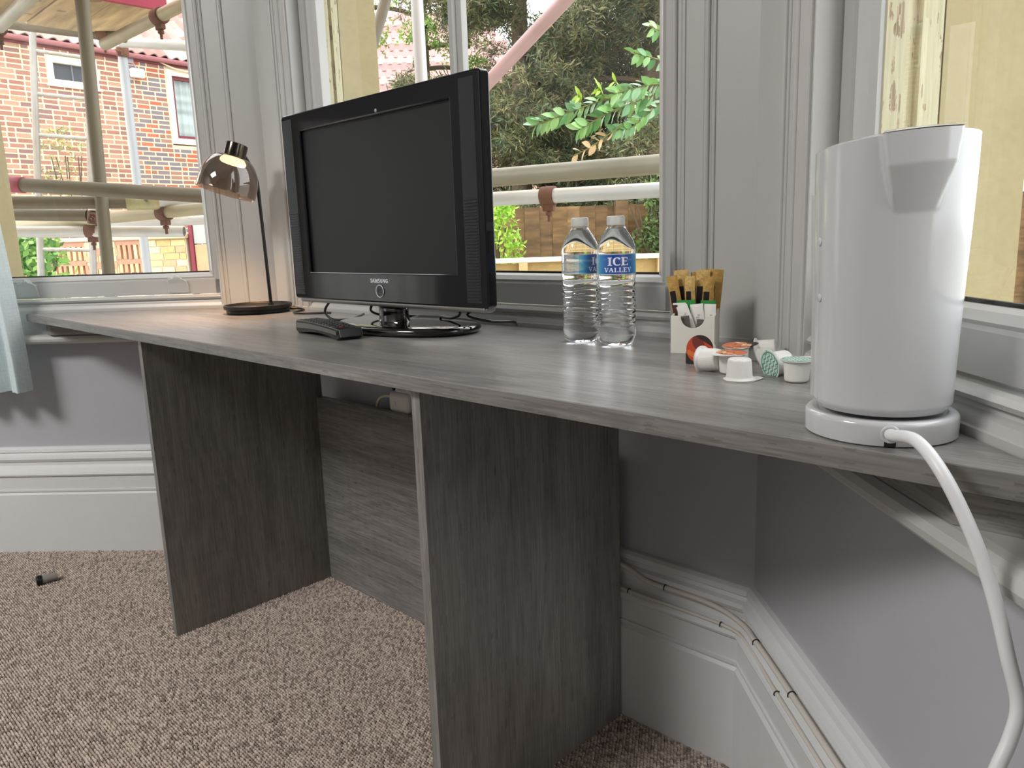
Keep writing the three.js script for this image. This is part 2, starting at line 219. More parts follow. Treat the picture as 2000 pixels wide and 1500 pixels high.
// masonry piers between the windows and beyond them
const pier = (pts, y0 = -0.7, y1 = 3.1) => { const g = new THREE.ExtrudeGeometry(poly(pts.map((p) => [p.x, -p.z])), { depth: y1 - y0, bevelEnabled: false }); g.rotateX(-Math.PI / 2); g.translate(0, y0, 0); return metres(g.toNonIndexed(), 1); };
{
  const p = struct('wall_pier');
  part('rendered_pier', pier([L.p(-0.955, 0, -2.285), L.p(-0.955, 0, -2.40), L.p(-0.74, 0, -2.40), M.p(-2.25, 0, -1.356), M.p(-1.803, 0, -1.356), M.p(-1.803, 0, -1.239), M.p(-1.88, 0, -1.239), M.p(-1.88, 0, -1.2), M.p(-2.03, 0, -1.19)]), stucco, p);
  part('rendered_pier', pier([M.p(-0.76, 0, -1.21), M.p(-0.76, 0, -1.356), M.p(-0.36, 0, -1.356), RW.p(-1.31, 0, -0.635), RW.p(-0.934, 0, -0.635), RW.p(-0.934, 0, -0.528), RW.p(-1.03, 0, -0.528), RW.p(-1.03, 0, -0.47), RW.p(-1.14, 0, -0.47)]), stucco, p);
  part('rendered_pier', pier([L.p(-1.664, 0, -2.285), L.p(-1.9, 0, -2.285), L.p(-1.9, 0, -2.401), L.p(-1.664, 0, -2.401)]), stucco, p);
  part('rendered_pier', pier([RW.p(-0.14, 0, -0.47), RW.p(0.8, 0, -0.47), RW.p(0.8, 0, -0.635), RW.p(-0.14, 0, -0.635)]), stucco, p);
  for (const [F, u0, u1, n0, n1] of [[L, -1.85, -0.8, -2.40, -2.275], [M, -2.0, -0.5, -1.356, -1.175], [RW, -1.1, 0.6, -0.635, -0.465]]) {
    const s = [F.p(u0, 0, n0), F.p(u1, 0, n0), F.p(u1, 0, n1), F.p(u0, 0, n1)];
    part('outer_wall', pier(s, -0.7, 0.70), stucco, p); part('outer_lintel', pier(s, 2.4, 3.1), stucco, p);
  }
  part('outer_wall', pier([L.p(-3.3, 0, -2.40), L.p(-1.85, 0, -2.40), L.p(-1.85, 0, -2.26), L.p(-3.3, 0, -2.26)], 0, 2.8), stucco, p);
  const q = struct('wall_room'); // inner wall beside the left and right windows
  part('plaster', pier([L.p(-3.1, 0, -2.25), L.p(-1.86, 0, -2.25), L.p(-1.86, 0, -2.213), L.p(-3.1, 0, -2.213)], 0.68, 2.4), roomPaint, q);
  part('plaster', pier([RW.p(0.5, 0, -0.6), RW.p(2.35, 0, -0.6), RW.p(2.35, 0, -0.40), RW.p(0.5, 0, -0.40)], 0.68, 2.4), roomPaint, q);
}
// ---------------------------------------------------------------- desk
{
  const d = thing('desk', 'grey-brown wood-effect desk built into the bay under the windows', 'desk', M, [-1.3, 0, -0.85]);
  const toM = (p) => [p.x * M.U.x + p.z * M.U.z, p.x * M.N.x + p.z * M.N.z];
  // outline of the top: front edge, along the right window, the middle window, the left window
  const zR = (-0.629 - M.N.x * 0.396) / M.N.z;
  const A = toM(new V3(0.396, 0, zR)), B = toM(new V3(0.396, 0, (-1.107 - M.N.x * 0.396) / M.N.z));
  const solve = (nM, nL) => { const det = M.N.x * L.N.z - M.N.z * L.N.x; return new V3((nM * L.N.z - M.N.z * nL) / det, 0, (M.N.x * nL - nM * L.N.x) / det); };
  const C = toM(solve(-1.107, -2.205)), D = toM(solve(-0.634, -2.205));
  const shp = poly([A, B, C, D].map(([u, n]) => [u, -n]));
  const top = new THREE.ExtrudeGeometry(shp, { depth: 0.0184, bevelEnabled: true, bevelSize: 0.0008, bevelThickness: 0.0008, bevelSegments: 2 }); top.rotateX(-Math.PI / 2); top.translate(0, 0.7208, 0);
  part('desktop', metres(top.toNonIndexed(), 0), wood, d);
  const edge = part('edge_band', metres(box(D[0] + 0.012, A[0] - 0.002, 0.7202, 0.7395, -0.6300, -0.6280), 0, 0.3), wood, d); edge.userData.label = 'laminate strip along the front edge';
  for (const [u0, u1, n1] of [[-1.803, -1.785, -1.090], [-0.829, -0.811, -1.092]]) {
    const p = part('side_panel', metres(box(u0, u1, 0, 0.72, n1, -0.646), 1, u0, 0.13), wood, d);
    part('edge_strip', metres(box(u0, u1, 0, 0.7195, -0.646, -0.6445), 1, 0.4 + u0), wood, p);
  }
  part('back_panel', metres(box(-1.785, -0.829, 0.0, 0.516, -1.090, -1.072), 0, 0.2, 0.2), wood, d);
  // battens that carry the top on the sills; ends cut parallel to the front edge
  const cut = (pts) => { const g = new THREE.ExtrudeGeometry(poly(pts.map((p) => { const m = toM(p); return [m[0], -m[1]]; })), { depth: 0.04, bevelEnabled: false }); g.rotateX(-Math.PI / 2); g.translate(0, 0.68, 0); return metres(g.toNonIndexed(), 0); };
  const onM = (x, n) => new V3(x, 0, (n - M.N.x * x) / M.N.z);
  part('batten', cut([onM(0.361, -0.664), onM(0.399, -0.664), new V3(0.399, 0, -1.0), new V3(0.361, 0, -1.0)]), wood, d);
  const lp = (u, n) => L.p(u, 0, n);
  part('batten', cut([lp(-1.462, -2.175), lp(-1.44, -2.157), lp(-0.95, -2.157), lp(-0.95, -2.20), lp(-1.48, -2.20)]), wood, d);
}
// ---------------------------------------------------------------- cables clipped along the baseboard
{
  const cab = plain(0xd8d2ca, 0.5), clip = plain(0x2a2623, 0.6);
  const put = (name, pts, r, clips, label) => { const t = thing(name, label, 'cable', WORLD, pts[0]); part('sheath', tube(pts, r, 90, 8), cab, t); for (const [c, d] of clips) { const g = new THREE.TorusGeometry(r + 0.0012, 0.0009, 6, 12, Math.PI * 1.3); g.rotateZ(-0.3); const q = new THREE.Quaternion().setFromUnitVectors(new V3(0, 0, 1), new V3(...d).normalize()); g.applyQuaternion(q); g.translate(...c); part('cable_clip', g, clip, t); } };
  const mp = (u, h, n) => M.p(u, h, n).toArray(), rp = (u, h, n) => RW.p(u, h, n).toArray(), dm = M.U.toArray();
  put('baseboard_cable', [mp(-0.90, 0.318, -1.103), mp(-0.80, 0.307, -1.102), mp(-0.757, 0.293, -1.102), mp(-0.70, 0.291, -1.105), mp(-0.64, 0.289, -1.106), mp(-0.60, 0.284, -1.104), rp(-1.165, 0.276, -0.391), rp(-1.12, 0.28, -0.390), rp(-1.06, 0.281, -0.391), rp(-0.9, 0.283, -0.391), rp(-0.5, 0.283, -0.391), rp(-0.1, 0.283, -0.391)], 0.0045, [[mp(-0.72, 0.291, -1.104), dm], [rp(-1.106, 0.28, -0.390), [0, 0, 1]], [rp(-0.962, 0.282, -0.391), [0, 0, 1]]], 'thicker off-white cable in the hollow of the baseboard moulding');
  put('baseboard_cable', [mp(-0.90, 0.268, -1.098), mp(-0.79, 0.264, -1.098), mp(-0.6, 0.262, -1.098), rp(-1.17, 0.260, -0.384), rp(-1.0, 0.260, -0.385), rp(-0.6, 0.260, -0.385), rp(-0.1, 0.26, -0.385)], 0.0032, [[mp(-0.795, 0.264, -1.098), dm], [mp(-0.606, 0.262, -1.098), dm], [rp(-1.0, 0.26, -0.385), [0, 0, 1]]], 'thinner off-white cable below the thicker one on the baseboard moulding');
}
// plug at the wall under the desk
{
  const t = thing('plug_adaptor', 'white plug adaptor hanging on the wall below the desk', 'plug', M, [-1.44, 0.51, -1.10]);
  part('body', box(-1.492, -1.412, 0.512, 0.563, -1.125, -1.088, 0.012), whiteSoft, t);
  part('shoulder', box(-1.478, -1.405, 0.508, 0.572, -1.13, -1.098, 0.008), whiteSoft, t);
  part('pin_cover', box(-1.47, -1.46, 0.53, 0.54, -1.09, -1.0865, 0.001), whiteSoft, t);
  part('cord', tube([[-1.492, 0.546, -1.105], [-1.515, 0.546, -1.10], [-1.54, 0.537, -1.10], [-1.553, 0.515, -1.10], [-1.555, 0.46, -1.105], [-1.55, 0.38, -1.108]], 0.004, 40, 8), plain(0xd6d2bd, 0.5), t);
  single('power_cable', tube([[-1.505, 0.72, -1.108], [-1.503, 0.62, -1.109], [-1.498, 0.575, -1.11], [-1.49, 0.54, -1.116], [-1.485, 0.45, -1.119], [-1.5, 0.3, -1.09]], 0.0045, 40, 8), black, 'black cable dropping behind the desk beside the white plug', 'cable', undefined, M, [-1.505, 0.3, -1.108]);
}
// small stopper on the carpet
{
  const t = thing('door_stopper', 'small grey stopper with a black end lying on the carpet', 'stopper', WORLD, [-1.29, 0.004, -2.05]);
  part('barrel', rod([-1.292, 0.017, -2.062], [-1.262, 0.017, -2.085], 0.0125, 24, 0.0105), plain(0x8b8983, 0.45), t);
  part('end_cap', [rod([-1.3, 0.017, -2.056], [-1.292, 0.017, -2.062], 0.0145, 24), rod([-1.303, 0.017, -2.0538], [-1.3, 0.017, -2.056], 0.012, 24, 0.0145)], black, t);
}
// ---------------------------------------------------------------- television
const font = await new FontLoader().loadAsync('fonts/droid/droid_sans_bold.typeface.json');
const serif = await new FontLoader().loadAsync('fonts/droid/droid_serif_bold.typeface.json');
{
  const t = thing('television', 'black flat television on an oval stand in front of the middle window', 'television', M, [-1.235, 0.74, -0.96]);
  const u0 = -1.546, u1 = -0.938, h0 = 0.802, h1 = 1.179, f = -0.900, s0 = -1.484, s1 = -1.008, t0 = 0.853, t1 = 1.148;
  const o = new THREE.Shape(), rr = 0.006; o.moveTo(u0 + rr, h0); o.lineTo(u1 - rr, h0); o.quadraticCurveTo(u1, h0, u1, h0 + rr); o.lineTo(u1, h1 - rr); o.quadraticCurveTo(u1, h1, u1 - rr, h1); o.lineTo(u0 + rr, h1); o.quadraticCurveTo(u0, h1, u0, h1 - rr); o.lineTo(u0, h0 + rr); o.quadraticCurveTo(u0, h0, u0 + rr, h0);
  o.holes.push(poly([[s0, t0], [s0, t1], [s1, t1], [s1, t0]]));
  part('front_bezel', new THREE.ExtrudeGeometry(o, { depth: 0.016, bevelSize: 0.003, bevelThickness: 0.003, bevelSegments: 3 }).translate(0, 0, f - 0.019), plain(0x0a0b11, 0.06), t);
  part('screen', box(s0 - 0.004, s1 + 0.004, t0 - 0.004, t1 + 0.004, f - 0.016, f - 0.008), plain(0x17181a, 0.42, { specularIntensity: 0.8 }), t);
  const grille = (a, b) => { const g = [box(a, b, 0.808, 1.172, f - 0.003, f + 0.0004)]; for (let h = 0.812; h < 0.98; h += 0.0052) g.push(box(a + 0.003, b - 0.003, h, h + 0.0026, f - 0.001, f + 0.0016, 0.0008)); return g; };
  const gm = plain(0x17191f, 0.38);
  part('speaker_grille', grille(u0 + 0.002, u0 + 0.038), gm, t); part('speaker_grille', grille(u1 - 0.048, u1 - 0.012), gm, t);
  part('rear_casing', [box(u0 + 0.006, u1 - 0.006, h0 + 0.002, h1 - 0.014, f - 0.034, f - 0.016, 0.008), box(u0 + 0.06, u1 - 0.06, h0 + 0.03, h1 - 0.05, f - 0.085, f - 0.04, 0.02)], plain(0x1d1c19, 0.3), t);
  const tr = part('lower_trim', [box(u0 + 0.012, u1 - 0.006, 0.791, 0.803, f - 0.028, f - 0.001, 0.006)], plain(0x8d8a86, 0.3, { metalness: 0.6 }), t); tr.userData.label = 'silver strip under the bezel';
  const ring = part('power_button', new THREE.TorusGeometry(0.0118, 0.0009, 10, 40).translate(-1.2345, 0.8215, f + 0.0012), plain(0xd8dadd, 0.35), t); ring.userData.label = 'white ring around the power button';
  part('button_face', [new THREE.CylinderGeometry(0.0108, 0.0108, 0.002, 32).rotateX(Math.PI / 2).translate(-1.2345, 0.8215, f + 0.0004), new THREE.TorusGeometry(0.004, 0.0005, 6, 20, 5.2).rotateZ(1.9).translate(-1.2345, 0.8215, f + 0.0014), box(-1.235, -1.234, 0.8222, 0.8262, f + 0.001, f + 0.0018)], plain(0x2a2b30, 0.3), ring);
  const txt = new TextGeometry('SAMSUNG', { font, size: 0.0078, depth: 0.0006, curveSegments: 6 }); txt.computeBoundingBox(); const tw = txt.boundingBox.max.x; txt.scale(0.056 / tw, 1, 1); txt.translate(-1.264, 0.8375, f + 0.0001);
  part('lettering', txt, plain(0xdfe1e5, 0.4), t);
  part('sensor', new THREE.SphereGeometry(0.0035, 12, 8).scale(1, 1, 0.5).translate(-1.212, 1.1515, f + 0.0005), plain(0x9a9a96, 0.3), t);
  part('stand_neck', [lathe([[0.0, 0.746], [0.056, 0.746], [0.046, 0.753], [0.040, 0.764], [0.039, 0.778], [0.043, 0.798], [0.0, 0.798]], 36).scale(1, 1, 0.55).translate(-1.255, 0, -0.945)], blackGloss, t);
  part('stand_base', lathe([[0, 0.741], [0.172, 0.741], [0.181, 0.7435], [0.184, 0.749], [0.181, 0.7545], [0.172, 0.757], [0.14, 0.7585], [0, 0.7595]], 72).scale(1, 1, 0.60).translate(-1.238, 0, -0.962), blackGloss, t);
  for (const pts of [[[-1.47, 0.80, -0.955], [-1.50, 0.785, -0.952], [-1.515, 0.765, -0.95], [-1.50, 0.7495, -0.955], [-1.46, 0.748, -0.975], [-1.49, 0.748, -1.02], [-1.54, 0.747, -1.07]], [[-1.335, 0.815, -0.965], [-1.348, 0.79, -0.962], [-1.352, 0.775, -0.958], [-1.335, 0.766, -0.965], [-1.30, 0.763, -1.0], [-1.31, 0.752, -1.07], [-1.36, 0.7475, -1.09]], [[-1.10, 0.83, -0.965], [-1.105, 0.79, -0.985], [-1.12, 0.772, -1.0], [-1.15, 0.763, -1.005], [-1.2, 0.763, -1.02], [-1.26, 0.748, -1.085]], [[-1.05, 0.83, -0.965], [-1.055, 0.79, -0.975], [-1.075, 0.775, -0.98], [-1.035, 0.7635, -1.0], [-1.03, 0.757, -1.055], [-1.05, 0.7475, -1.085]]])
    part('rear_cable', tube(pts, 0.0028, 60, 8), black, t);
}
// ---------------------------------------------------------------- remote control
{
  const F = frame(0.1085, 0.1535);           // u along its length
  const mid = new V3(-0.324, 0, -1.508), b = [mid.dot(F.U), 0.741, mid.dot(F.N)];
  const t = thing('remote_control', 'black and silver remote control lying in front of the television', 'remote', F, b);
  const u = b[0], n = b[2], l = 0.1, w = 0.024;
  const side = new THREE.Shape(); side.moveTo(-l, 0.004); side.quadraticCurveTo(-l - 0.003, 0.016, -l + 0.004, 0.023); side.quadraticCurveTo(0, 0.026, l, 0.018); side.lineTo(l + 0.004, 0.006); side.lineTo(l - 0.006, 0.0); side.quadraticCurveTo(0.03, 0.013, -l * 0.62, 0.0035); side.lineTo(-l + 0.01, 0.0); side.closePath();
  part('shell', new THREE.ExtrudeGeometry(side, { depth: w * 2 - 0.006, bevelSize: 0.0015, bevelThickness: 0.003, bevelSegments: 3, curveSegments: 16 }).translate(u, 0.7415, n - w + 0.003), plain(0x0c0c0d, 0.25), t);
  const band = new THREE.Shape(); band.moveTo(-l + 0.002, 0.009); band.lineTo(-l + 0.004, 0.0195); band.quadraticCurveTo(0, 0.0235, l - 0.004, 0.0155); band.lineTo(l - 0.004, 0.0085); band.quadraticCurveTo(0, 0.0155, -l + 0.002, 0.009);
  for (const s of [1, -1]) { const m = part('side_strip', new THREE.ExtrudeGeometry(band, { depth: 0.002, bevelEnabled: false, curveSegments: 16 }).translate(u, 0.7415, n + s * (w + 0.0005) - 0.001), plain(0x85827e, 0.3, { metalness: 0.8 }), t); m.userData.label = 'silver strip along the side'; }
  const r = rng(3), cols = [0x2d3033, 0x35484a, 0x2e2c30, 0x3d3f41, 0x4a4548];
  for (let i = 0; i < 14; i++) for (let j = 0; j < 4; j++) { const a = -0.088 + i * 0.0125, c = -0.0165 + j * 0.011, y = 0.7415 + 0.0242 - ((a + 0.02) / 0.12) ** 2 * 0.0075 * (a > -0.02 ? 1 : 0.35); part('button', box(u + a - 0.004, u + a + 0.004, y - 0.002, y + 0.0022, n + c - 0.0034, n + c + 0.0034, 0.0012), plain(i === 13 && j === 2 ? 0xb0202c : cols[(r() * 5) | 0], 0.45), t); }
}
// ---------------------------------------------------------------- desk lamp
{
  const bx = -0.627, bz = -2.085;
  const t = thing('desk_lamp', 'black desk lamp with a smoked glass bowl shade, switched on', 'lamp', WORLD, [bx, 0.74, bz]);
  part('base', lathe([[0, 0.7405], [0.080, 0.7405], [0.081, 0.7445], [0.081, 0.751], [0.0865, 0.752], [0.0875, 0.7605], [0.0855, 0.7625], [0.0835, 0.7615], [0.082, 0.7565], [0.06, 0.756], [0, 0.756]], 72).translate(bx, 0, bz), plain(0x0b0a0a, 0.45), t);
  const foot = [-0.603, 0.756, -2.122];
  const ax = new V3(-0.30, -1, 0.14).normalize(), cap = new V3(-0.641, 1.171, -2.085), neck = cap.clone().addScaledVector(ax, 0.032);
  const joint = cap.clone().addScaledVector(ax, 0.026).add(new V3(0.018, 0, -0.012));
  part('stem', [tube([foot, [-0.605, 0.86, -2.122], [-0.608, 1.0, -2.122], [-0.6095, 1.07, -2.121], [-0.611, 1.088, -2.119], [-0.615, 1.105, -2.113], [-0.622, 1.126, -2.103], joint.toArray()], 0.0046, 90, 12), new THREE.CylinderGeometry(0.0065, 0.0075, 0.006, 20).translate(foot[0], 0.759, foot[2])], plain(0x090909, 0.4), t);
  const q = new THREE.Quaternion().setFromUnitVectors(new V3(0, -1, 0), ax), place = (g) => g.applyQuaternion(q).translate(cap.x, cap.y, cap.z);   // lamp head is written hanging straight down from the cap's top
  const so = part('socket_cap', place(lathe([[0, 0], [0.0262, 0], [0.0275, -0.0015], [0.0275, -0.034], [0.0265, -0.036], [0.0, -0.036]], 40)), plain(0x4a443c, 0.14, { metalness: 0.9 }), t); so.userData.label = 'dark chrome cap';
  const led = part('lamp_disc', place(lathe([[0, -0.0520], [0.029, -0.0520], [0.0325, -0.0490], [0.0325, -0.0440], [0.026, -0.036], [0, -0.036]], 40)), std({ color: 0xffffff, emissive: new THREE.Color(1.0, 0.82, 0.48), emissiveIntensity: 6, roughness: 0.6 }), t);
  led.castShadow = false;
  const outer = [], inner = [], N = 22; for (let i = 0; i <= N; i++) { const a = i / N, ang = lerp(0.36, 1.62, a), r = 0.0745 * Math.sin(ang), y = -0.034 - 0.098 * (1 - Math.cos((ang - 0.36) / 1.26 * Math.PI / 2) * 1) * 1.0; outer.push([Math.max(r, 0.0276), y]); }
  const prof = outer.map(([r, y], i) => { const a = i / N; return [0.0276 + (0.074 - 0.0276) * Math.sin(Math.min(1, a * 1.12) * Math.PI / 2), -0.033 - 0.098 * (1 - Math.cos(a * Math.PI / 2 * 0.98))]; });
  part('glass_shade', place(lathe([...prof, ...prof.slice().reverse().map(([r, y]) => [r - 0.0016, y])], 64)), std({ color: 0xcdc4bd, roughness: 0.02, transmission: 0.97, thickness: 0, ior: 1.75, specularIntensity: 1 }), t);
  const lamp = new THREE.SpotLight(DESK_LAMP.colour, DESK_LAMP.power, 0, R(56), 0.85, 2); lamp.position.copy(cap).addScaledVector(ax, 0.058); lamp.target.position.copy(cap).addScaledVector(ax, 0.6); lamp.castShadow = true; lamp.shadow.radius = 1; scene.add(lamp, lamp.target);
  part('cord', tube([[bx + 0.086, 0.748, bz + 0.008], [bx + 0.11, 0.7475, bz + 0.012], [bx + 0.13, 0.7455, bz + 0.04], [bx + 0.118, 0.7445, bz + 0.10], [bx + 0.15, 0.744, bz + 0.13], [bx + 0.22, 0.744, bz + 0.14]], 0.0028, 60, 8), black, t);
}
// ---------------------------------------------------------------- water bottles
{
  const water = std({ color: 0xfcfeff, roughness: 0.01, transmission: 1, thickness: 0.06, ior: 1.33 }), pet = std({ color: 0xffffff, roughness: 0.02, transmission: 1, thickness: 0, ior: 1.45 });
  const W = 1024, H = 192, c = document.createElement('canvas'); c.width = W; c.height = H; const g = c.getContext('2d');
  g.fillStyle = '#c6d6de'; g.fillRect(0, 0, W, H);
  const panel = (x, w) => { const a = g.createLinearGradient(x, 0, x + w, 0); a.addColorStop(0, '#5fc0d8'); a.addColorStop(0.14, '#1c86c4'); a.addColorStop(0.3, '#0d4fa6'); a.addColorStop(0.5, '#0c3f98'); a.addColorStop(0.7, '#0d4fa6'); a.addColorStop(0.86, '#1c86c4'); a.addColorStop(1, '#5fc0d8'); g.fillStyle = a; g.fillRect(x, 6, w, H - 12); };
  panel(310, 404);
  g.fillStyle = '#f4f6fa'; g.textAlign = 'center'; g.font = 'bold 104px serif'; g.fillText('ICE', 512, 106); g.font = 'bold 58px serif'; g.fillText('VALLEY', 512, 168);
  const rr = rng(9); for (let i = 0; i < 12; i++) { g.fillStyle = i % 3 ? '#6d74a8' : '#4f8fc0'; for (let x = 60; x < 270; x += 9) if (rr() > 0.25) g.fillRect(x, 14 + i * 14, 5 + rr() * 4, 5); for (let x = 760; x < 960; x += 9) if (rr() > 0.25) g.fillRect(x, 14 + i * 14, 5 + rr() * 4, 5); }
  for (let i = 0; i < 60; i++) { g.fillStyle = 'rgba(70,170,210,0.35)'; g.fillRect(280 + rr() * 60 - 30, rr() * H, 60 * rr(), 4); g.fillRect(700 + rr() * 60 - 30, rr() * H, 60 * rr(), 4); }
  const lt = new THREE.CanvasTexture(c); lt.colorSpace = THREE.SRGBColorSpace;
  const ca = document.createElement('canvas'); ca.width = W; ca.height = H; const ga = ca.getContext('2d'); ga.fillStyle = '#6a6a6a'; ga.fillRect(0, 0, W, H); const al = ga.createLinearGradient(270, 0, 754, 0); al.addColorStop(0, '#6a6a6a'); al.addColorStop(0.18, '#f2f2f2'); al.addColorStop(0.82, '#f2f2f2'); al.addColorStop(1, '#6a6a6a'); ga.fillStyle = al; ga.fillRect(270, 0, 484, H);
  const at = new THREE.CanvasTexture(ca);
  const labelMat = std({ map: lt, alphaMap: at, transparent: true, roughness: 0.35, side: THREE.DoubleSide });
  const capMat = plain(0xe4e4e0, 0.4, { transmission: 0.25, thickness: 0 });
  const make = (x, z, turn, label) => {
    const t = thing('water_bottle', label, 'bottle', WORLD, [x, 0.74, z], 'water bottles on the desk');
    const prof = [[0, 0.006], [0.012, 0.006], [0.021, 0.001], [0.026, 0.002], [0.0295, 0.008], [0.0305, 0.018]];
    for (let i = 0; i < 8; i++) { const y = 0.026 + i * 0.0092; prof.push([0.0307, y], [0.0292, y + 0.0036], [0.0292, y + 0.0052], [0.0307, y + 0.0084]); }
    prof.push([0.0296, 0.103], [0.0312, 0.110], [0.0315, 0.112], [0.0308, 0.1135], [0.0308, 0.145], [0.0315, 0.1465], [0.0313, 0.150], [0.0302, 0.156], [0.027, 0.165], [0.0215, 0.175], [0.0165, 0.1825], [0.0145, 0.187]);
    const b = lathe([...prof, [0, 0.187]], 96), p = b.attributes.position; // the ribs run in waves
    for (let i = 0; i < p.count; i++) { const y = p.getY(i); if (y > 0.02 && y < 0.105) { const a = Math.atan2(p.getZ(i), p.getX(i)); p.setY(i, y + 0.0022 * Math.sin(a * 3 + y * 40) * smooth(y, 0.02, 0.035) * (1 - smooth(y, 0.09, 0.105))); } }
    b.computeVertexNormals();
    part('water_body', b, water, t, true);
    part('neck', lathe([[0.0145, 0.1872], [0.0132, 0.189], [0.0132, 0.196], [0.0128, 0.197]], 48), pet, t, true);
    part('cap', [lathe([[0, 0.2035], [0.0125, 0.2035], [0.0142, 0.2022], [0.0144, 0.1905], [0.0138, 0.1895], [0.0138, 0.1885], [0.0, 0.1885]], 60)], capMat, t, true);
    const lab = new THREE.CylinderGeometry(0.0312, 0.0312, 0.032, 72, 1, true).rotateY(Math.PI).translate(0, 0.1292, 0); lab.rotateY(turn); part('label_sleeve', lab, labelMat, t, true);
    return t;
  };
  make(0.146, -1.296, 1.05, 'left water bottle, its label turned so that fine print shows');
  make(0.197, -1.243, -0.06, 'right water bottle, its blue label facing the camera');
}
// ---------------------------------------------------------------- caddy with sachets
{
  const F = frame(0.919, 0.394), c = new V3(0.300, 0, -1.146), b = [c.dot(F.U), 0.74, c.dot(F.N)], cu = b[0], cn = b[2], T = 0.7405;
  const t = thing('sachet_caddy', 'small white caddy with a curved cut-out holding drink sachets', 'caddy', F, b);
  const s = new THREE.Shape(); s.moveTo(-0.031, 0); s.lineTo(-0.031, 0.054); s.lineTo(-0.018, 0.054); s.absarc(0, 0.054, 0.018, Math.PI, 0, false); s.lineTo(0.031, 0.054); s.lineTo(0.031, 0); s.closePath();
  const cm = plain(0xdedbd0, 0.35);
  part('front_plate', new THREE.ExtrudeGeometry(s, { depth: 0.003, bevelSize: 0.0006, bevelThickness: 0.0006, bevelSegments: 2, curveSegments: 20 }).translate(cu, T, cn + 0.0275), cm, t);
  const sideShape = poly([[-0.028, 0], [0.028, 0], [0.028, 0.054], [-0.028, 0.062]]);
  for (const x of [-0.0313, 0.0285]) part('side_plate', new THREE.ExtrudeGeometry(sideShape, { depth: 0.0028, bevelEnabled: false }).rotateY(-Math.PI / 2).translate(cu + x + 0.0028, T, cn), cm, t);
  part('back_plate', box(cu - 0.031, cu + 0.031, T, T + 0.062, cn - 0.031, cn - 0.028, 0.001), cm, t);
  part('bottom_plate', box(cu - 0.0285, cu + 0.0285, T, T + 0.003, cn - 0.028, cn + 0.0275), cm, t);
  part('divider', box(cu - 0.0285, cu + 0.0285, T + 0.003, T + 0.045, cn - 0.002, cn - 0.0005), cm, t);
  // sachets are pillow shapes; each stands in the caddy
  const pillow = (w, h, d) => { const g = new THREE.BoxGeometry(w, h, d, 6, 12, 1), p = g.attributes.position; for (let i = 0; i < p.count; i++) { const x = p.getX(i) / w * 2, y = p.getY(i) / h * 2, k = Math.max(0.06, (1 - x * x) * Math.min(1, (1 - Math.abs(y)) * 5)); p.setZ(i, p.getZ(i) * k); } g.computeVertexNormals(); return g.translate(0, h / 2, 0); };
  const foil = noisy(0xb8924e, 0.5, 0.02, 0.28, 41, { metalness: 0.35 }, 0.0012), foil2 = noisy(0xcfac6a, 0.5, 0.018, 0.28, 43, { metalness: 0.35 }, 0.0012), darkBand = plain(0x191313, 0.4), green = plain(0x2f8a3c, 0.45), brown = plain(0x4a2c22, 0.5), grey = noisy(0x5a5650, 0.6, 0.008, 0.6, 45);
  const paper = (() => { const cv = document.createElement('canvas'); cv.width = 64; cv.height = 128; const x = cv.getContext('2d'); x.fillStyle = '#ebe8e2'; x.fillRect(0, 0, 64, 128); const r = rng(8); x.fillStyle = '#77736c'; for (let i = 0; i < 5; i++) for (let y = 30; y < 110; y += 6) if (r() > 0.3) x.fillRect(26 + i * 4, y, 2, 4); const tx = new THREE.CanvasTexture(cv); tx.colorSpace = THREE.SRGBColorSpace; return std({ map: tx, roughness: 0.55 }); })();
  const put = (name, label, cat, grp, x, z, y, tilt, lean, w, h, d, mat, band) => {
    const p = F.p(cu + x, T + y, cn + z), o = new THREE.Group(); o.name = numbered(name); o.position.copy(p); o.quaternion.copy(F.q).multiply(new THREE.Quaternion().setFromEuler(new THREE.Euler(lean, 0, tilt))); scene.add(o); tag(o, label, cat, grp);
    part('wrapper', metres(pillow(w, h, d).toNonIndexed(), 1), mat, o); if (name !== 'coffee_stick') { o.children[0].geometry = pillow(w, h, d); }
    if (band) part('printed_band', box(-w / 2 + band[2] * w, -w / 2 + band[3] * w, band[0] * h, band[1] * h, 0, d * 0.56, 0.0004), band[4], o);
    return o;
  };
  const G1 = 'coffee sticks in the caddy', G2 = 'paper sachets in the caddy';
  const sticks = [[-0.0195, -0.010, 0.108, 0.17, 0.0165, foil, 'leftmost gold coffee stick, leaning left'], [-0.0165, -0.0185, 0.115, 0.08, 0.022, foil2, 'tall gold coffee stick second from the left'], [-0.0075, -0.008, 0.106, 0.03, 0.0145, foil2, 'narrow gold coffee stick third from the left, set lower'], [-0.0015, -0.0235, 0.111, 0.0, 0.02, foil, 'gold coffee stick behind the middle of the bunch'], [0.0045, -0.0165, 0.1145, -0.03, 0.0205, foil2, 'gold coffee stick just right of the middle'], [0.0125, -0.009, 0.105, -0.05, 0.0165, foil, 'gold coffee stick in front of the rightmost one'], [0.0142, -0.0205, 0.1155, -0.085, 0.027, foil, 'widest gold coffee stick, rightmost in the caddy']];
  for (const [x, z, h, tilt, w, m, label] of sticks) put('coffee_stick', label, 'sachet', G1, x, z, 0.004, tilt, 0, w, h, 0.004, m, [0.42, 0.79, 0.1, 0.62, darkBand]);
  put('green_sachet', 'green sachet on the left behind the white ones', 'sachet', G2, -0.012, 0.004, 0.004, 0.03, 0, 0.028, 0.0715, 0.003, green);
  put('green_sachet', 'green sachet on the right behind the white ones', 'sachet', G2, 0.0165, 0.0035, 0.004, -0.03, 0, 0.022, 0.071, 0.003, green);
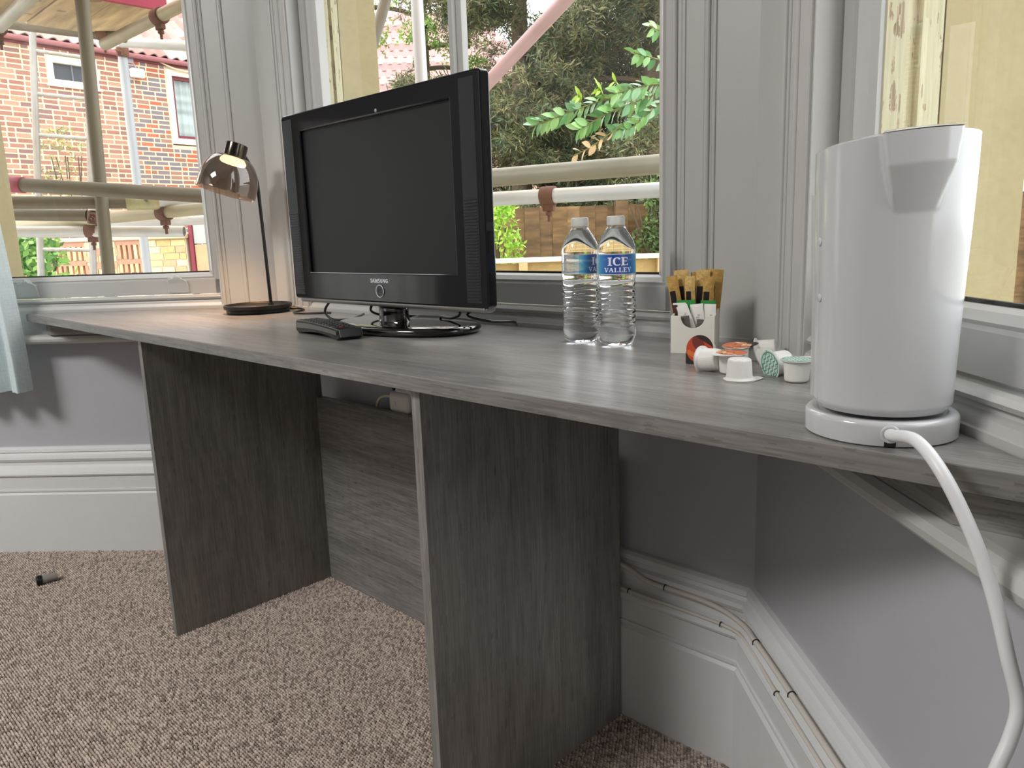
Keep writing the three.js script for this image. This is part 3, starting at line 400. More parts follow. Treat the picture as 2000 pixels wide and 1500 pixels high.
  put('sugar_sachet', 'white sachet with a brown edge at the left of the caddy', 'sachet', G2, -0.0195, 0.010, 0.004, 0.05, 0, 0.019, 0.068, 0.003, paper, [0.05, 0.96, 0, 0.36, brown]);
  put('sugar_sachet', 'white sachet slanting across the middle of the caddy', 'sachet', G2, -0.0005, 0.0185, 0.022, 0.36, 0, 0.0165, 0.050, 0.003, paper);
  put('sugar_sachet', 'white sachet upright right of the slanting one', 'sachet', G2, 0.0095, 0.0135, 0.004, 0.1, 0, 0.019, 0.067, 0.003, paper);
  put('sugar_sachet', 'white sachet at the right side of the caddy', 'sachet', G2, 0.021, 0.012, 0.004, -0.02, 0, 0.017, 0.0665, 0.003, paper);
  put('brown_sachet', 'dark printed sachet on the left in the cut-out', 'sachet', G2, -0.009, 0.0235, 0.004, 0.12, 0, 0.018, 0.05, 0.003, grey);
  put('brown_sachet', 'dark printed sachet on the right in the cut-out', 'sachet', G2, 0.010, 0.0235, 0.004, -0.1, 0, 0.018, 0.045, 0.003, grey);
}
// ---------------------------------------------------------------- milk and cream pods
{
  const cup = plain(0xeceae4, 0.38, { transmission: 0.12, thickness: 0 });
  const art = (fn) => { const cv = document.createElement('canvas'); cv.width = cv.height = 128; fn(cv.getContext('2d')); const t = new THREE.CanvasTexture(cv); t.colorSpace = THREE.SRGBColorSpace; return std({ map: t, roughness: 0.35 }); };
  const orange = art((x) => { x.fillStyle = '#c96a3c'; x.fillRect(0, 0, 128, 128); const r = rng(4); for (let i = 0; i < 26; i++) { x.fillStyle = ['#e9c9a0', '#a83424', '#d98a3c', '#7c2b1d', '#efdcc0'][(r() * 5) | 0]; x.beginPath(); x.ellipse(r() * 128, r() * 128, 6 + r() * 22, 3 + r() * 8, r() * 3, 0, 7); x.fill(); } });
  const fire = art((x) => { x.fillStyle = '#b8401f'; x.fillRect(0, 0, 128, 128); x.fillStyle = '#e0a22c'; x.beginPath(); x.ellipse(40, 46, 20, 26, 0.4, 0, 7); x.fill(); x.fillStyle = '#6e2417'; x.beginPath(); x.ellipse(84, 84, 38, 26, 0.5, 0, 7); x.fill(); x.fillStyle = '#2a1310'; x.fillRect(0, 104, 128, 24); x.fillStyle = '#d2692a'; x.fillRect(60, 14, 50, 22); });
  const mint = art((x) => { x.fillStyle = '#c9dcd2'; x.fillRect(0, 0, 128, 128); x.strokeStyle = '#4f8573'; x.lineWidth = 5; for (let i = 0; i < 5; i++) { x.beginPath(); for (let k = 0; k < 9; k++) x.lineTo(16 + k * 12, 26 + i * 19 + (k % 2 ? 6 : -4)); x.stroke(); } x.beginPath(); x.arc(64, 64, 54, 0, 7); x.stroke(); });
  const plainLid = plain(0xdfdfdb, 0.35, { metalness: 0.2 }), tabDark = plain(0x17110f, 0.4);
  const cupGeo = (() => { const g = lathe([[0, 0], [0.0118, 0], [0.0132, 0.001], [0.0138, 0.003], [0.0150, 0.0215], [0.0158, 0.0222], [0.0160, 0.0238], [0.0186, 0.0244], [0.0188, 0.0256], [0, 0.0256]], 72), p = g.attributes.position; for (let i = 0; i < p.count; i++) { const y = p.getY(i); if (y > 0.004 && y < 0.022) { const a = Math.atan2(p.getZ(i), p.getX(i)), k = 1 + 0.018 * Math.cos(a * 36); p.setX(i, p.getX(i) * k); p.setZ(i, p.getZ(i) * k); } } g.computeVertexNormals(); return g; })();
  const lidGeo = new THREE.CylinderGeometry(0.0188, 0.0188, 0.0006, 48).translate(0, 0.026, 0);
  const tabGeo = (() => { const s = new THREE.Shape(); s.moveTo(0.008, -0.0165); s.quadraticCurveTo(0.0215, -0.012, 0.0295, -0.004); s.quadraticCurveTo(0.032, 0, 0.0295, 0.004); s.quadraticCurveTo(0.0215, 0.012, 0.008, 0.0165); s.closePath(); return new THREE.ExtrudeGeometry(s, { depth: 0.0008, bevelEnabled: false }).rotateX(-Math.PI / 2).translate(0, 0.0249, 0); })();
  const pod = (name, label, pos, axis, roll, lid, tab) => {       // axis: direction from the bottom of the cup to its lid
    const o = new THREE.Group(); o.name = numbered(name); o.position.set(...pos); o.quaternion.setFromUnitVectors(new V3(0, 1, 0), new V3(...axis).normalize()).multiply(new THREE.Quaternion().setFromAxisAngle(new V3(0, 1, 0), roll)); scene.add(o); tag(o, label, 'milk pod', 'drink pods on the desk');
    part('cup', cupGeo, cup, o, true); part('foil_lid', lidGeo, lid, o, true); part('pull_tab', tabGeo, tab || cup, o, true); return o;
  };
  pod('milk_pod', 'upright milk pod with a green lid, nearest the kettle', [0.351, 0.7405, -0.884], [0, 1, 0], 0.6, mint);
  pod('milk_pod', 'white milk pod standing upside down on its lid', [0.290, 0.7665, -0.905], [0, -1, 0], Math.PI * 0.93, plainLid);
  pod('cream_pod', 'upright pod with an orange lid behind the upside-down pod', [0.294, 0.7405, -0.952], [0.02, 1, 0.02], 3.6, orange);
  pod('cream_pod', 'upright pod with an orange lid, the further of the two', [0.321, 0.7405, -1.012], [-0.05, 1, 0.06], 0.2, orange, tabDark);
  pod('milk_pod', 'pod lying on its side with a green lid facing left', [0.359, 0.7565, -0.933], [-1, -0.13, 0.28], 1.4, mint);
  pod('milk_pod', 'white pod lying on its side at the back by the wall', [0.380, 0.756, -1.030], [-0.86, -0.16, -0.42], 4.6, plainLid);
  pod('milk_pod', 'white pod lying with its round base towards the camera', [0.283, 0.7565, -0.962], [-0.62, -0.14, -0.75], 2.2, plainLid);
  pod('cream_pod', 'tipped pod with a flame-coloured lid and black tab by the caddy', [0.289, 0.7575, -1.045], [-0.58, 0.13, 0.80], 3.6, fire, tabDark);
}
// ---------------------------------------------------------------- kettle
{
  const kx = 0.336, kz = -0.657, F = (() => { const d = new V3(kx, 0, kz).normalize(); return frame(-d.z, d.x); })();   // n points to the camera
  const b = [new V3(kx, 0, kz).dot(F.U), 0.74, new V3(kx, 0, kz).dot(F.N)];
  const t = thing('kettle', 'white plastic electric kettle on its round power base', 'kettle', F, b);
  const topAt = (x, z) => 0.2415 + 0.072 * x + z * 0.06;    // slanting rim, high at the spout
  const radius = (y) => lerp(0.0557, 0.0612, smooth(y, 0.02, 0.25)) - 0.004 * (1 - smooth(y, 0.0225, 0.03));
  const NA = 240, NH = 150, pos = [], idx = [], uv = [];
  const spoutA = Math.atan2(0.28, 0.96);                       // spout looks towards the camera and a little right
  for (let j = 0; j <= NH; j++) for (let i = 0; i <= NA; i++) {
    const a = i / NA * Math.PI * 2, sx = Math.sin(a), cz = Math.cos(a), v = j / NH, hTop = topAt(sx * 0.065, cz * 0.065), y = lerp(0.0235, hTop, v); let r = radius(y);
    let d = a - spoutA; d = Math.atan2(Math.sin(d), Math.cos(d));
    const yy = hTop - y, w = 0.20 + 0.27 * Math.sqrt(clamp(1 - yy / 0.064, 0, 1)), side = 1 - smooth(Math.abs(d), w * 0.8, w), drop = 1 - clamp((yy - 0.024) / 0.036, 0, 1);
    r += 0.0125 * side * Math.min(1, drop * 1.0);
    // joint of the gauge housing on the left
    let g = a - 5.12; g = Math.atan2(Math.sin(g), Math.cos(g)); if (Math.abs(g) < 0.012) r -= 0.0009;
    pos.push(sx * r, y, cz * r); uv.push(i / NA, v);
  }
  for (let j = 0; j < NH; j++) for (let i = 0; i < NA; i++) { const a = j * (NA + 1) + i, c = a + NA + 1; idx.push(a, a + 1, c, a + 1, c + 1, c); }
  const body = new THREE.BufferGeometry(); body.setAttribute('position', new THREE.Float32BufferAttribute(pos, 3)); body.setAttribute('uv', new THREE.Float32BufferAttribute(uv, 2)); body.setIndex(idx); body.computeVertexNormals();
  part('body', body, white, t, true);
  // lid: follows the rim and rises slightly
  const lp = [], li = [], lu = []; const NR = 10;
  for (let j = 0; j <= NR; j++) for (let i = 0; i <= NA; i++) { const k = NH * (NA + 1) + i, f = 1 - j / NR, ox = pos[k * 3] * f, oz = pos[k * 3 + 2] * f; lp.push(ox, lerp(0.240, topAt(pos[k * 3], pos[k * 3 + 2]), f) + 0.004 * Math.sqrt(Math.max(0, 1 - f ** 6)), oz); lu.push(f, i / NA); }
  for (let j = 0; j < NR; j++) for (let i = 0; i < NA; i++) { const a = j * (NA + 1) + i, c = a + NA + 1; li.push(a, a + 1, c, a + 1, c + 1, c); }
  const lid = new THREE.BufferGeometry(); lid.setAttribute('position', new THREE.Float32BufferAttribute(lp, 3)); lid.setAttribute('uv', new THREE.Float32BufferAttribute(lu, 2)); lid.setIndex(li); lid.computeVertexNormals(); part('lid', lid, white, t, true);
  part('bottom', lathe([[0, 0.0225], [0.049, 0.0225], [0.0517, 0.0240]], 60), white, t, true);
  // water gauge down the left side
  const ga = 4.83, gx = Math.sin(ga), gz = Math.cos(ga), strip = []; for (let i = 0; i <= 20; i++) { const y = lerp(0.03, 0.205, i / 20), r = radius(y) - 0.0052; strip.push([gx * r, y, gz * r]); }
  part('water_gauge', tube(strip, 0.0075, 60, 16), std({ color: 0xe4e6e4, roughness: 0.05, transmission: 0.5, thickness: 0, ior: 1.5 }), t, true);
  for (const y of [0.165, 0.118]) { const a = 5.19, r = radius(y); part('gauge_mark', new THREE.SphereGeometry(0.0036, 14, 10).scale(1, 1, 0.35).rotateY(a).translate(Math.sin(a) * r, y, Math.cos(a) * r), white, t, true); }
  // handle on the far side
  const hs = new V3(Math.sin(spoutA + Math.PI), 0, Math.cos(spoutA + Math.PI)), hp = (r, y) => [hs.x * r, y, hs.z * r];
  part('handle', tube([hp(0.052, 0.212), hp(0.069, 0.212), hp(0.084, 0.202), hp(0.088, 0.17), hp(0.086, 0.115), hp(0.078, 0.07), hp(0.054, 0.055)], 0.0095, 60, 16), white, t, true);
  // power base with the cord exit in front
  const pb = part('power_base', lathe([[0, 0.0004], [0.0602, 0.0004], [0.0616, 0.0015], [0.0618, 0.0165], [0.0606, 0.0195], [0.0582, 0.0208], [0.053, 0.0210], [0.052, 0.0185], [0.03, 0.0185], [0, 0.0225]], 96), white, t, true);
  const ex = 0.0085, ez = 0.0605;
  part('cord_slot', [box(ex - 0.0045, ex + 0.0045, 0.0006, 0.011, ez - 0.008, ez + 0.0012, 0.0008)], plain(0x0a0a0a, 0.6), t, true);
  part('cord_collar', [new THREE.TorusGeometry(0.0062, 0.0016, 10, 24).translate(ex, 0.0115, ez + 0.0006)], white, pb, true);
  const inv = (p) => { const q = new V3(...p).sub(t.position).applyQuaternion(t.quaternion.clone().invert()); return q.toArray(); };
  const cord = [[0.315, 0.763, -0.573], [0.313, 0.758, -0.556], [0.315, 0.745, -0.527], [0.324, 0.712, -0.504], [0.333, 0.672, -0.487], [0.339, 0.627, -0.472], [0.344, 0.595, -0.465], [0.338, 0.575, -0.461], [0.326, 0.552, -0.456], [0.30, 0.47, -0.45], [0.27, 0.36, -0.47], [0.26, 0.2, -0.50], [0.28, 0.06, -0.56], [0.31, 0.012, -0.68]].map(inv);
  part('cord', tube([[ex, 0.0115, ez - 0.01], [ex + 0.0005, 0.0118, ez + 0.004], ...cord.slice(1)], 0.0049, 200, 14), plain(0xe3e4e6, 0.35), t, true);
}
// ---------------------------------------------------------------- curtain at the left window
{
  const t = thing('curtain', 'pale mint curtain hanging at the left edge of the left window', 'curtain', L, [-1.7, 0.52, -2.12]);
  const cloth = (() => { const w = 128, a = noiseField(w, w, 128, 4, 71), b = noiseField(w, w, 4, 128, 72); return std({ roughness: 0.9, map: texture(w, w, (x, y, i) => { const k = 0.93 + 0.07 * (a[i] + b[i]); return [226 * k, 240 * k, 242 * k]; }, [0.06, 0.06]), transmission: 0.22, thickness: 0, sheen: 0.3 }); })();
  const sheet = (h0, h1, nh, lift) => { const g = new THREE.PlaneGeometry(1, 1, 140, nh), p = g.attributes.position; for (let i = 0; i < p.count; i++) { const s = p.getX(i) + 0.5, v = p.getY(i) + 0.5, h = lerp(h0, h1, v), low = 1 - smooth(h, 0.5, 1.6), u = lerp(-1.95, lerp(-1.56, -1.512, low), s); p.setXYZ(i, u, h, -2.125 + lift + 0.022 * Math.sin(s * 34 + 0.6 * Math.sin(h * 3)) * (0.6 + 0.4 * low) + 0.008 * Math.sin(s * 71 + h * 2) - (s > 0.97 ? (s - 0.97) * 0.8 : 0)); } g.computeVertexNormals(); return metres(g.toNonIndexed(), 1); };
  part('drape', sheet(0.582, 2.3, 60, 0), cloth, t);
  const hem = part('hem', [sheet(0.522, 0.584, 3, 0.0012), sheet(0.522, 0.584, 3, -0.0012)], cloth, t); hem.userData.label = 'stitched double hem';
}
// ceiling lamp behind the camera, the light of the room
{
  const t = thing('ceiling_lamp', 'round flush white lamp on the ceiling of the room', 'lamp', WORLD, [CEILING_LAMP.at[0], 2.75, CEILING_LAMP.at[2]]);
  part('fitting', lathe([[0, 0], [0.49, 0], [0.50, -0.03], [0.485, -0.05], [0.465, -0.05], [0.465, -0.02], [0, -0.02]], 48), whiteSoft, t, true);
  part('diffuser', new THREE.CylinderGeometry(0.46, 0.46, 0.012, 48).translate(0, -0.058, 0), std({ color: 0xffffff, emissive: 0xfbf9f7, emissiveIntensity: 2, roughness: 0.7 }), t, true);
}
// ================================================================ outdoors
const ground = struct('ground'); part('paving', metres(box(-40, 40, -1.0, -0.7, -60, -2.9)), noisy(0x9a978a, 0.2, 1.4, 0.95, 61), ground); part('paving', metres(box(0.95, 40, -1.0, -0.7, -2.9, 20)), noisy(0x9a978a, 0.2, 1.4, 0.95, 62), ground);
// scaffolding
const steelMap = (() => { const w = 512, a = fbm(w, w, 4, 10, 6, 81), b = noiseField(w, w, 6, 128, 83), c = fbm(w, w, 9, 9, 4, 85); return texture(w, w, (x, y, i) => { const k = 0.62 + 0.42 * a[i] + 0.1 * b[i], r = c[i] > 0.6 ? 0.72 : 1; return [245 * k, 245 * k * r ** 0.35, 245 * k * r ** 0.8]; }, [1, 1], false); })();
const tubeSteel = (tone, seed) => { const map = steelMap.clone(); map.offset.set((seed * 0.29) % 1, (seed * 0.53) % 1); map.needsUpdate = true; return std({ roughness: 0.55, metalness: 0.25, map, color: new THREE.Color(`rgb(${tone.join(',')})`).multiplyScalar(1.15) }); };
const steelPale = tubeSteel([205, 203, 198], 1), steelGrey = tubeSteel([160, 155, 142], 2), steelDirty = tubeSteel([118, 110, 92], 3), steelPink = tubeSteel([206, 172, 174], 4), redPaint = plain(0xa02843, 0.55), rust = noisy(0x6f4a38, 0.6, 0.06, 0.8, 85, {}, 0.001);
const TR = 0.0242;
function scaffoldTube(a, b, mat, label, ends) {
  const A = new V3(...a), B = new V3(...b), len = A.distanceTo(B), t = new THREE.Group(); t.name = numbered('scaffold_tube'); t.position.copy(A); t.quaternion.setFromUnitVectors(new V3(0, 1, 0), B.clone().sub(A).normalize()); scene.add(t); tag(t, label, 'scaffold tube', 'scaffolding outside the windows');
  part('pipe', lathe([[TR - 0.004, 0.002], [TR - 0.004, 0], [TR, 0], [TR, len], [TR - 0.004, len], [TR - 0.004, len - 0.002]], 20), mat, t, true);
  if (ends) part('end_sleeve', lathe([[0, ends[0] - 0.004], [TR + 0.004, ends[0]], [TR + 0.004, ends[0] + ends[1]], [TR + 0.0005, ends[0] + ends[1]]], 20), ends[2], t, true).userData.label = ends[3];
  return t;
}
scaffoldTube([-1.692, 1.155, -2.88], [-0.70, 1.058, -2.645], steelDirty, 'thick grey scaffold tube with a red sleeve across the left window', [0.0, 0.05, redPaint, 'red plastic sleeve']);
scaffoldTube([-2.3, 1.11, -2.9], [-1.363, 1.096, -3.219], steelDirty, 'dirty scaffold tube just below the red-ended one');
scaffoldTube([-1.44, 1.094, -3.195], [-0.8, 1.10, -3.43], steelPale, 'pale scaffold tube joined to the end of the dirty one', [0.0, 0.12, tubeSteel([180, 172, 128], 5), 'mossy joint sleeve']);
scaffoldTube([-2.4, 1.09, -3.34], [-1.66, 1.057, -3.318], steelDirty, 'short brown scaffold tube third from the top in the left window');
scaffoldTube([-2.35, 1.032, -3.86], [-0.85, 1.067, -2.98], tubeSteel([176, 164, 132], 6), 'yellowish scaffold tube rising to the right in the left window');
scaffoldTube([-2.5, 1.018, -3.54], [-1.343, 0.982, -3.502], steelPale, 'pale scaffold tube lowest in the left window');
scaffoldTube([-2.0, 1.038, -4.04], [-1.2, 1.05, -4.02], steelPale, 'thin pale scaffold tube furthest back beside the garden wall');
scaffoldTube([-1.36, 2.55, -2.93], [-1.69, -0.7, -3.39], tubeSteel([120, 112, 92], 7), 'dark upright scaffold tube leaning through the left window');
scaffoldTube([-1.955, 1.99, -4.51], [-2.15, -0.7, -4.92], tubeSteel([178, 182, 186], 8), 'blue-grey upright scaffold tube in front of the brick house');
scaffoldTube([-2.75, 2.045, -3.95], [-1.66, 1.878, -3.88], steelDirty, 'dirty scaffold tube under the boards along the house side');
scaffoldTube([-1.625, 1.779, -3.585], [-0.9, 1.838, -3.0], tubeSteel([170, 158, 132], 9), 'short scaffold tube slanting up towards the right pier');
scaffoldTube([-2.12, 1.852, -3.64], [-1.35, 1.765, -2.67], steelGrey, 'grey scaffold tube slanting past the left end of the boards');
scaffoldTube([-1.78, 1.912, -4.1], [-1.0, 1.84, -4.07], steelPale, 'pale scaffold tube in front of the tiled roof');
scaffoldTube([-0.20, 1.0698, -2.264], [0.75, 1.0816, -1.796], tubeSteel([172, 168, 152], 10), 'thick scaffold tube crossing the middle window above the bottles');
scaffoldTube([-0.6, 1.045, -3.09], [1.0, 1.040, -2.22], tubeSteel([196, 198, 200], 11), 'pale scaffold tube below the thick one in the middle window');
scaffoldTube([-0.27, 2.6, -3.41], [-0.20, -0.7, -2.71], tubeSteel([198, 194, 192], 12), 'upright pale scaffold tube left of the glazing bar');
scaffoldTube([0.55, 1.87, -2.38], [-0.3, 1.264, -3.49], steelPink, 'pink-stained scaffold tube rising steeply to the right');
scaffoldTube([-0.30, 2.09, -3.36], [-0.72, 1.40, -4.07], tubeSteel([150, 146, 140], 13), 'grey scaffold tube slanting beside the cream pier');
function coupler(at, dir, label) {
  const t = new THREE.Group(); t.name = numbered('scaffold_coupler'); t.position.set(...at); t.quaternion.setFromUnitVectors(new V3(0, 0, 1), new V3(...dir).normalize()); scene.add(t); tag(t, label, 'coupler', 'rusty scaffold couplers');
  part('clamp_band', [lathe([[TR + 0.0005, -0.024], [TR + 0.007, -0.024], [TR + 0.008, 0], [TR + 0.007, 0.024], [TR + 0.0005, 0.024]], 20).rotateX(Math.PI / 2), box(-0.012, 0.012, -0.05, -0.022, -0.02, 0.02, 0.004)], rust, t, true);
  part('bolt', [rod([0.0, -0.085, 0.0], [0.0, -0.035, 0.0], 0.006, 8), new THREE.CylinderGeometry(0.012, 0.012, 0.012, 6).translate(0, -0.058, 0)], rust, t, true);
}
coupler([-1.598, 1.045, -3.26], [0.2, 1, 0.1], 'rusty coupler on the dark upright tube');
coupler([-1.75, 1.0, -3.52], [1, 0, 0], 'coupler left of the dark upright on the lowest tube');
coupler([-1.32, 1.055, -3.255], [0.84, 0.02, 0.5], 'coupler right of the dark upright on the yellowish tube');
coupler([-1.349, 1.044, -4.02], [1, 0, 0], 'coupler far back above the pale door');
coupler([-2.03, 1.842, -3.53], [0.6, -0.05, 0.8], 'coupler at the far left under the boards');
coupler([-1.76, 1.90, -3.885], [1, 0, 0], 'coupler where the tubes meet below the boards');
coupler([-1.27, 1.808, -3.30], [0.78, 0.06, 0.62], 'coupler on the slanting tube near the red board end');
coupler([-1.955, 1.96, -4.515], [0.1, 1, 0.1], 'coupler on top of the blue-grey upright tube');
coupler([0.197, 1.043, -2.66], [0.88, 0, 0.48], 'rusty coupler on the pale tube above the bottles');
// boarded platform overhead
{
  const A = new V3(-1.712, 1.925, -3.901), B = new V3(-1.317, 1.925, -3.496), e = B.clone().sub(A).normalize(), F = frame(e.x, e.z);  // u along the boards, n to the right
  const ply = (() => { const w = 256, a = fbm(w, w, 3, 14, 5, 101), k = fbm(w, w, 6, 6, 3, 103); return std({ roughness: 0.85, map: texture(w, w, (x, y, i) => { const v = 0.7 + 0.45 * a[i] - (k[i] > 0.68 ? 0.16 : 0); return [206 * v, 178 * v, 138 * v]; }, [0.7, 0.5]) }); })();
  const u0 = A.dot(F.U), u1 = B.dot(F.U), n0 = A.dot(F.N);
  const t = thing('board_platform', 'scaffold platform of plywood boards overhead outside the left window', 'platform', F, [u0, 1.9, n0]);
  const r = rng(6); for (let i = 0; i < 6; i++) part('board', metres(box(u0 - 0.05 - 0.04 * r(), u1 - 0.03 * r() - 0.03, 1.9 + 0.004 * r(), 1.936, n0 + i * 0.178, n0 + i * 0.178 + 0.174, 0.002), 0, i * 0.37, i * 0.21), ply, t);
  single('toe_board', metres(box(u1 - 0.028, u1 - 0.005, 1.885, 2.02, n0 - 0.01, n0 + 0.95)), redPaint, 'red board along the near end of the platform', 'board', undefined, F, [u1, 1.885, n0 + 0.4]);
}
// ladder
{
  const t = thing('ladder', 'grey metal ladder standing in front of the brick house', 'ladder', WORLD, [-2.9, -0.7, -4.95]);
  const m = tubeSteel([150, 146, 138], 14), a = (k) => [lerp(-2.99, -2.90, k), lerp(-0.7, 2.36, k), lerp(-4.98, -5.42, k)], b = (k) => [lerp(-2.66, -2.62, k), lerp(-0.7, 2.33, k), lerp(-4.98, -5.55, k)];
  for (const f of [a, b]) part('stile', rod(f(0), f(1), 0.021, 12), m, t);
  for (const h of [0.0, 0.32, 0.64, 0.93, 1.33, 1.66, 1.92, 2.19]) { const k = (h + 0.7) / 3.06; part('rung', rod(a(k), b(k), 0.013, 10), tubeSteel([170, 165, 155], 15 + (h * 10 | 0) % 3), t); }
}
// brick house
{
  const H = (() => { const F = frame(0.633, -0.774); return F; })(), s0 = new V3(-7.013, 0, -12.178).dot(H.U), nn = new V3(-7.013, 0, -12.178).dot(H.N);
  const t = thing('brick_house', 'red brick house with a pantiled roof beyond the scaffolding', 'house', H, [s0 + 1.5, -0.7, nn]);
  const X = (s) => s0 + s, mortar = noisy(0xe2cfae, 0.15, 0.4, 0.95, 111);
  // openings: small window, tall window
  const holes = [[0.6, 1.33, 3.43, 3.80], [2.49, 4.3, 2.64, 3.86]];
  const ws = poly([[X(-3), -0.7], [X(6), -0.7], [X(6), 4.02], [X(-3), 4.02]]); for (const [a, b, c, d] of holes) ws.holes.push(poly([[X(a), c], [X(a), d], [X(b), d], [X(b), c]]));
  part('mortar_wall', metres(new THREE.ExtrudeGeometry(ws, { depth: 0.3, bevelEnabled: false }).translate(0, 0, nn - 0.292).toNonIndexed()), mortar, t);
  const tones = [0xa87866, 0x9c6c5a, 0xb08570, 0x8d6a62, 0xa0705e, 0xb38c74], tonesR = [0x7f7678, 0x9a6a5a, 0xb2644a, 0x7a7074, 0xa07868, 0x857678, 0xb66c52];
  const bm = (c, s) => noisy(c, 0.3, 0.12, 0.9, s), mL = tones.map((c, i) => bm(c, 120 + i)), mR = tonesR.map((c, i) => bm(c, 130 + i)), r = rng(17);
  const bg = [[0.198, 0.053], [0.196, 0.051], [0.199, 0.055]].map(([w, h]) => metres(new THREE.BoxGeometry(w, h, 0.03, 1, 1, 1).toNonIndexed())), half = metres(new THREE.BoxGeometry(0.09, 0.053, 0.03).toNonIndexed());
  const all = [];
  for (let row = 0; row < 62; row++) { const h = 3.98 - row * 0.0755; let s = -1.2 + (row % 2) * 0.113; while (s < 4.6) { const flem = r() < 0.3, w = flem ? 0.101 : 0.21; let lo = s, hi = s + w; for (const [a, b, l, t] of holes) if (h > l - 0.045 && h < t + 0.045) { if (lo < a - 0.02 && hi > a - 0.02) hi = a - 0.02; else if (hi > b + 0.02 && lo < b + 0.02) lo = b + 0.02; else if (lo >= a - 0.02 && hi <= b + 0.02) hi = lo; } if (hi - lo > 0.045) { const c = (lo + hi) / 2; all.push({ c, h, flem, sx: (hi - lo) / w, key: (c > -0.25 && c < 3.15 && h > 2.0 && h < 3.97) ? c + Math.abs(h - 3) * 0.35 : 99 + c + (3.9 - h) }); } s += w + 0.013; } }
  all.sort((p, q) => p.key - q.key);
  const rest = [];
  const b = baseOf.get(t);
  all.forEach((k, i) => { const d = (r() - 0.5) * 0.006, right = k.c > 1.72 + 0.2 * r(), list = right ? mR : mL, mat = list[(r() * list.length) | 0], g = k.flem ? half : bg[i % 3];
    if (i < 300) { const m = new THREE.Mesh(g, mat); m.name = 'brick'; m.position.set(X(k.c) - b[0], k.h - b[1], nn - 0.002 + d - b[2]); m.rotation.z = (r() - 0.5) * 0.012; m.scale.x = k.sx; m.castShadow = m.receiveShadow = true; t.add(m); }
    else { const x = g.clone(); x.scale(k.sx, 1, 1); x.translate(X(k.c), k.h, nn - 0.002 + d); const c = new THREE.Color((right ? tonesR : tones)[(r() * 6) | 0]); x.setAttribute('color', new THREE.Float32BufferAttribute(Array.from({ length: x.attributes.position.count }, () => [c.r, c.g, c.b]).flat(), 3)); rest.push(x); } });
  const rg = mergeGeometries(rest); rg.translate(-b[0], -b[1], -b[2]); const rm = new THREE.Mesh(rg, std({ vertexColors: true, roughness: 0.9 })); rm.name = 'further_bricks'; rm.userData.kind = 'stuff'; rm.castShadow = rm.receiveShadow = true; t.add(rm);
  // windows
  const cream = noisy(0xf0e4cc, 0.06, 0.5, 0.8, 140), maroon = plain(0x6f2432, 0.5), dark = plain(0x4c5056, 0.15), netMat = (() => { const w = 128, a = noiseField(w, w, 14, 2, 142); return std({ roughness: 0.9, map: texture(w, w, (x, y, i) => { const k = 0.82 + 0.26 * a[i]; return [168 * k, 182 * k, 178 * k]; }, [1.1, 1.2]) }); })();
  const ring = (a, b, lo, hi, w, n0, n1) => { const s = poly([[X(a) - w, lo - w], [X(b) + w, lo - w], [X(b) + w, hi + w], [X(a) - w, hi + w]]); s.holes.push(poly([[X(a), lo], [X(a), hi], [X(b), hi], [X(b), lo]])); return metres(new THREE.ExtrudeGeometry(s, { depth: n1 - n0, bevelEnabled: false }).translate(0, 0, n0).toNonIndexed()); };
  const f1 = part('window', ring(0.68, 1.26, 3.49, 3.735, 0.085, nn - 0.06, nn + 0.022), cream, t); part('pane', metres(box(X(0.67), X(1.27), 3.48, 3.745, nn - 0.06, nn - 0.05)), dark, f1); part('glazing_bar', box(X(0.965), X(0.985), 3.49, 3.735, nn - 0.05, nn - 0.03), plain(0x6a6d72, 0.4), f1); part('window_ledge', metres(box(X(0.56), X(1.38), 3.38, 3.42, nn - 0.03, nn + 0.05)), cream, f1);
  const f2 = part('window', ring(2.585, 4.2, 2.755, 3.79, 0.095, nn - 0.06, nn + 0.03), cream, t); part('sash', ring(2.64, 4.14, 2.81, 3.735, 0.055, nn - 0.07, nn - 0.02), maroon, f2);
  const net = new THREE.PlaneGeometry(1.52, 0.95, 120, 1); { const p = net.attributes.position; for (let i = 0; i < p.count; i++) p.setZ(i, 0.018 * Math.sin(p.getX(i) * 52)); net.computeVertexNormals(); } part('net_curtain', metres(net.translate(X(3.39), 3.272, nn - 0.13).toNonIndexed(), 1), netMat, f2); part('pane', new THREE.PlaneGeometry(1.5, 0.93).translate(X(3.39), 3.272, nn - 0.05), glass, f2);
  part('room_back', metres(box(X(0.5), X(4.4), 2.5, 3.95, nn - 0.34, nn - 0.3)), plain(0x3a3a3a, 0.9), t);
  // gutter, fascia, roof
  const gutM = noisy(0xb3767b, 0.1, 0.4, 0.5, 143);
  const gut = []; for (let i = 0; i <= 10; i++) { const a = Math.PI + Math.PI * i / 10; gut.push([nn + 0.11 + Math.cos(a) * 0.058, 4.02 + Math.sin(a) * 0.058]); } for (let i = 10; i >= 0; i--) { const a = Math.PI + Math.PI * i / 10; gut.push([nn + 0.11 + Math.cos(a) * 0.052, 4.022 + Math.sin(a) * 0.052]); }
  part('gutter', fixAlongU(gut, X(-3), X(6)), gutM, t); part('fascia', metres(box(X(-3), X(6), 3.93, 4.06, nn, nn + 0.045)), noisy(0x7e3b40, 0.1, 0.5, 0.6, 144), t);
  const pitch = R(40), sv = (s, d, up) => [X(s), 4.07 + d * Math.sin(pitch) + up * Math.cos(pitch), nn + 0.10 - d * Math.cos(pitch) + up * Math.sin(pitch)];
